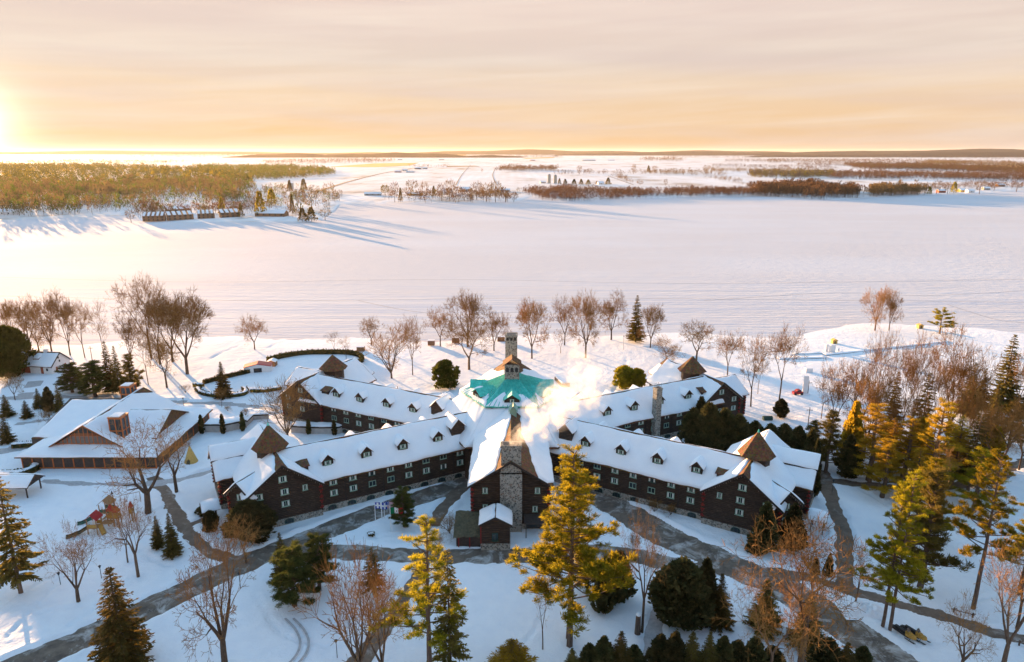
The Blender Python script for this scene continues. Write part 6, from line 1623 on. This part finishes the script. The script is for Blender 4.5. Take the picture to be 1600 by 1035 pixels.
for a in [('bare2',905,273,260,8,'field tree far right of the silos'),('bare2',921,272,264,9,'lower field tree far right of the silos'),('bare2',990,272,258,6,'thin tall field tree in the hedgerow'),('con',1013,270,259,6,'lone dark conifer in the hedgerow'),('bare2',1023,272,260,9,'bare tree beside the lone hedgerow conifer'),('bare2',1104,268,259,11,'rounded bare tree out in the snowfield'),('bare2',1000,290,283,10,'low bare tree by the ice-blue field'),('bare2',1040,292,281,6,'thin bare tree by the shore road'),('bare2',753,270,264,4,'solitary tiny tree in the open field')]:
    ft(*a, 'single trees in the far fields')
for a in [('gold',1452,304,292,8,'golden conifer at the first eastern cottage'),('gold',1490,302,285,12,'golden conifer at the yellow-lit cottages'),('bare',1463,303,284,14,'brown tree over the first eastern cottage'),('bare',1480,303,286,12,'brown tree left of the yellow-lit cottages'),('bare',1530,303,284,16,'brown tree between eastern cottages'),('bare',1553,298,285,12,'brown tree beside the last cottage'),('bare',1588,300,279,18,'wide brown tree at the right end of the far shore')]:
    ft(*a, 'trees at the eastern cottages')

# far buildings
def farhouse(name, u, v, w, d, h, rise, wall, label, cat='house', rz=0, grp=None, snow=True, wins=2, z0=.4):
    x, y = P(u, v, .6); t = thing(name, label, cat, (x, y, z0), rz, grp)
    a = MB(); a.prism([(-w/2, -d/2, 0), (-w/2, -d/2, h), (-w/2, 0, h+rise), (-w/2, d/2, h), (-w/2, d/2, 0)], (w, 0, 0)); link('wall', a.mesh('wall', MAT[wall]), t)
    b = MB()
    for s in (-1, 1): b.prism([(-w/2-.5, s*(d/2+.6), h-.6*rise/(d/2)), (w/2+.5, s*(d/2+.6), h-.6*rise/(d/2)), (w/2+.5, 0, h+rise), (-w/2-.5, 0, h+rise)], (0, 0, .4))
    link('roof', b.mesh('roof', MAT['roof_snow' if snow else 'cedar_shingle']), t)
    for k in range(wins):
        q = MB(); px = -w/2+w*(k+.5)/wins; q.box(px-.8, -d/2-.08, h*.35, px+.8, -d/2-.004, h*.8); link('window', q.mesh('window', MAT['glass']), t)
    return t
rowl = ['first','second','third','fourth','fifth']
def row_house(u0, v0, u1, v1, n, label):
    a = Vector((*P(u0, v0, .6), 0)); b = Vector((*P(u1, v1, .6), 0)); d = b-a; L = d.length; t = thing('row_house', label, 'row house', (a.x, a.y, .4), math.atan2(d.y, d.x), 'timber row houses on the west bank')
    m = MB(); m.box(0, 0, 0, L, 10, 6.0); link('wall', m.mesh('wall', MAT['brown_wall']), t)
    for k in range(n):
        x0 = L*k/n; x1 = L*(k+1)/n-.8
        r = MB(); r.prism([(x0, -1, 6.0), (x0, 11, 9.5), (x0, 11, 6.0)], (x1-x0, 0, 0)); rf = link('roof', r.mesh('roof', MAT['brown_wall']), t)
        s = MB(); s.prism([(x0+.5, -.9, 6.12), (x1-.8, -.9, 6.12), (x1-.8, 10.6, 9.5), (x0+.5, 10.6, 9.5)], (0, 0, .35)); link('roof_snow', s.mesh('roof_snow', MAT['roof_snow']), rf)
        q = MB(); q.box(x0+1.2, -.1, 3.4, x1-1.4, -.01, 5.2); q.box(x0+1.2, -.1, .6, x1-1.4, -.01, 2.4); link('window', q.mesh('window', MAT['glass']), t)
row_house(223, 346, 258, 345, 5, 'brown timber row house with five snowy roof bays at its left end'); row_house(262, 344.5, 303, 342.5, 5, 'middle brown timber row house by the frozen shore'); row_house(309, 342, 336, 341, 4, 'shorter brown timber row house behind the golden pine'); row_house(345, 340.5, 376, 339, 4, 'last brown timber row house toward the point')
row_house(262, 335, 300, 333, 4, 'upper row house behind the others on the west bank')
farhouse('lake_house', 425, 338, 38, 14, 4.5, 3.5, 'brown_wall', 'long low house with a white roof on the west point', wins=5, rz=-.1)
farhouse('lake_house', 470, 308, 22, 10, 3.5, 2.0, 'white_wall', 'blue-white roofed house behind the west point', wins=3)
farhouse('stubby_tower', 455, 296, 9, 9, 13, 1.0, 'concrete', 'stubby concrete tower on the west bank', 'tower', wins=1)
for (u, v, w_, h_, wm, lb) in [(583,306,30,4,'barn_grey','long grey sheds left of the far farm'),(648,306,26,4,'brown_wall','far farm house behind the wide bare tree'),(700,303,18,5,'white_wall','white barn among the far farm trees'),(727,300,22,6,'barn_grey','green-white roofed barn at the far farm'),(785,300,30,4,'barn_grey','low white-roofed shed at the end of the farm'),(622,270,24,5,'brick_red','red barn at the crossroads'),(633,268,20,6,'white_wall','white house at the crossroads'),(641,270,30,4,'barn_grey','long grey barn at the crossroads'),(653,265,30,6,'fascia','black barn in the field beyond the crossroads'),(664,264.5,20,5,'fascia','lesser black shed beyond the crossroads'),(938,289,14,5,'white_wall','small white farmhouse near the windbreak'),(848,287,14,4,'barn_grey','shed left of the silos'),(920,251.6,110,7,'barn_grey','long pale farm complex in the far plain'),(955,251.4,60,6,'white_wall','white sheds right of the long farm complex'),(832,251.5,40,7,'brick_red','small red barns far beyond the silos'),(625,250.5,40,7,'barn_grey','distant pale barn below the hills'),(690,250.5,45,6,'fascia','dark barn in the distant plain'),(1470,301,13,4,'brick_red','first rust-brown cottage on the eastern shore'),(1502,300,14,4,'canvas_yellow','yellow-lit cottage on the eastern shore'),(1515,301,12,4,'white_wall','white-roofed cottage right of the yellow-lit one'),(1540,297,12,4,'barn_grey','blue-grey cottage on the eastern shore'),(1562,292,16,4.5,'brown_wall','last brown cottage at the eastern shore'),(8,335,40,4,'white_wall','low white-roofed building at the far left shore')]:
    farhouse('barn' if 'barn' in lb or 'shed' in lb or 'farm complex' in lb else 'cottage' if 'cottage' in lb else 'house', u, v, w_, 11 if w_ < 35 else 18, h_, h_*.6, wm, lb, 'barn' if 'barn' in lb or 'shed' in lb or 'complex' in lb else 'house', rz=_rr.uniform(-.25, .25), wins=max(1, int(w_/9)))
for u, vt, lb in ((858, 272.5, 'taller silo, left of the pair'), (867.5, 273.5, 'right silo of the pair')):
    x, y = P(u, 287.5, .6); h = zat(vt, y); a = MB(); a.cone((0,0,0), 4.2, h-3, 18, 0, 4.2); b = MB(); b.cone((0,0,h-3), 4.2, 2.0, 18, 0, 2.8); b.cone((0,0,h-1), 2.8, 1.2, 18, 0, .6)
    t = thing('silo', 'tall concrete farm '+lb, 'silo', (x, y, .4), 0, 'twin silos'); link('wall', a.mesh('wall', MAT['silo_concrete']), t); link('dome', b.mesh('dome', MAT['barn_grey']), t)

# ---------------------------------------------------------------- chimney steam
def steam(nm, lo, hi, dens):
    t = NT(nm); t.t.nodes.remove(t.out); t.out = t.n('ShaderNodeOutputMaterial')
    p = t.pos(); n = t.noise(p, .34, 7, .68, .8)
    g = t.n('ShaderNodeNewGeometry'); sx = t.n('ShaderNodeSeparateXYZ'); t.l(g.outputs['Position'], sx.inputs[0])
    fall = t.n('ShaderNodeMapRange'); t.l(sx.outputs['Z'], fall.inputs[0])
    for i, v in ((1, 24.0), (2, 40.0), (3, 1.0), (4, .12)): fall.inputs[i].default_value = v
    d = t.n('ShaderNodeMapRange'); t.l(n, d.inputs[0])
    for i, v in ((1, lo), (2, hi), (3, 0.0), (4, 1.0)): d.inputs[i].default_value = v
    v = t.n('ShaderNodeVolumePrincipled'); v.inputs['Color'].default_value = (.95, .94, .93, 1); v.inputs['Anisotropy'].default_value = .2
    t.l(t.math('MULTIPLY', t.math('MULTIPLY', d.outputs[0], fall.outputs[0]), dens), v.inputs['Density']); t.l(v.outputs[0], t.out.inputs['Volume'])
    return t.m
def plume(name, m, mul, seed, parent, vox):
    import bmesh
    rng = np.random.RandomState(seed)
    path = [(798,695,133.2,1.1),(806,689,133.2,1.6),(818,681,133.5,2.2),(832,672,134,2.8),(848,660,134.5,3.3),(864,646,135,3.8),(878,634,136,4.1),(892,621,137,4.2),(903,607,138,4.0),(910,592,139,3.4),(909,575,140,2.8),(902,556,141,2.3),(900,537,142,1.9)]
    me = bpy.data.meshes.new(name); bm = bmesh.new()
    for (u, v_, y, r) in path:
        x = (u-800)/F_PX; yn = (517.5-v_)/F_PX; tt = y/(CP+yn*SP); c = Vector((x*tt, y, CAM_H-tt*(SP-yn*CP)))
        for k in range(4):
            q = c+Vector(rng.normal(0, r*.36, 3)); rr_ = r*rng.uniform(.55, .95)*mul
            bmesh.ops.create_icosphere(bm, subdivisions=2, radius=rr_, matrix=Matrix.Translation(q))
    bm.to_mesh(me); bm.free(); me.materials.append(m)
    o = link(name, me, parent); md = o.modifiers.new('hull', 'REMESH'); md.mode = 'VOXEL'; md.voxel_size = vox
pl_ = thing('steam_plume', 'sunlit white steam drifting up from the front stone chimney', 'steam')
plume('plume_core', steam('steam_core', .44, .66, .55), .72, 5, pl_, .4); plume('plume_veil', steam('steam_veil', .47, .75, .16), 1.2, 5, pl_, .6)
# ---------------------------------------------------------------- the air
def haze(density):
    t = NT('haze'); t.t.nodes.remove(t.out); t.out = t.n('ShaderNodeOutputMaterial')
    v = t.n('ShaderNodeVolumePrincipled'); v.inputs['Color'].default_value = (1.0, .93, .84, 1); v.inputs['Density'].default_value = density; v.inputs['Anisotropy'].default_value = .4
    t.l(v.outputs[0], t.out.inputs['Volume'])
    m = MB(); m.box(-34000, -300, -4, 34000, 27500, 136)
    stuff(link('haze', m.mesh('haze', t.m)), 'thin golden winter haze over lake and plain', 'haze')
haze(1.15e-5)
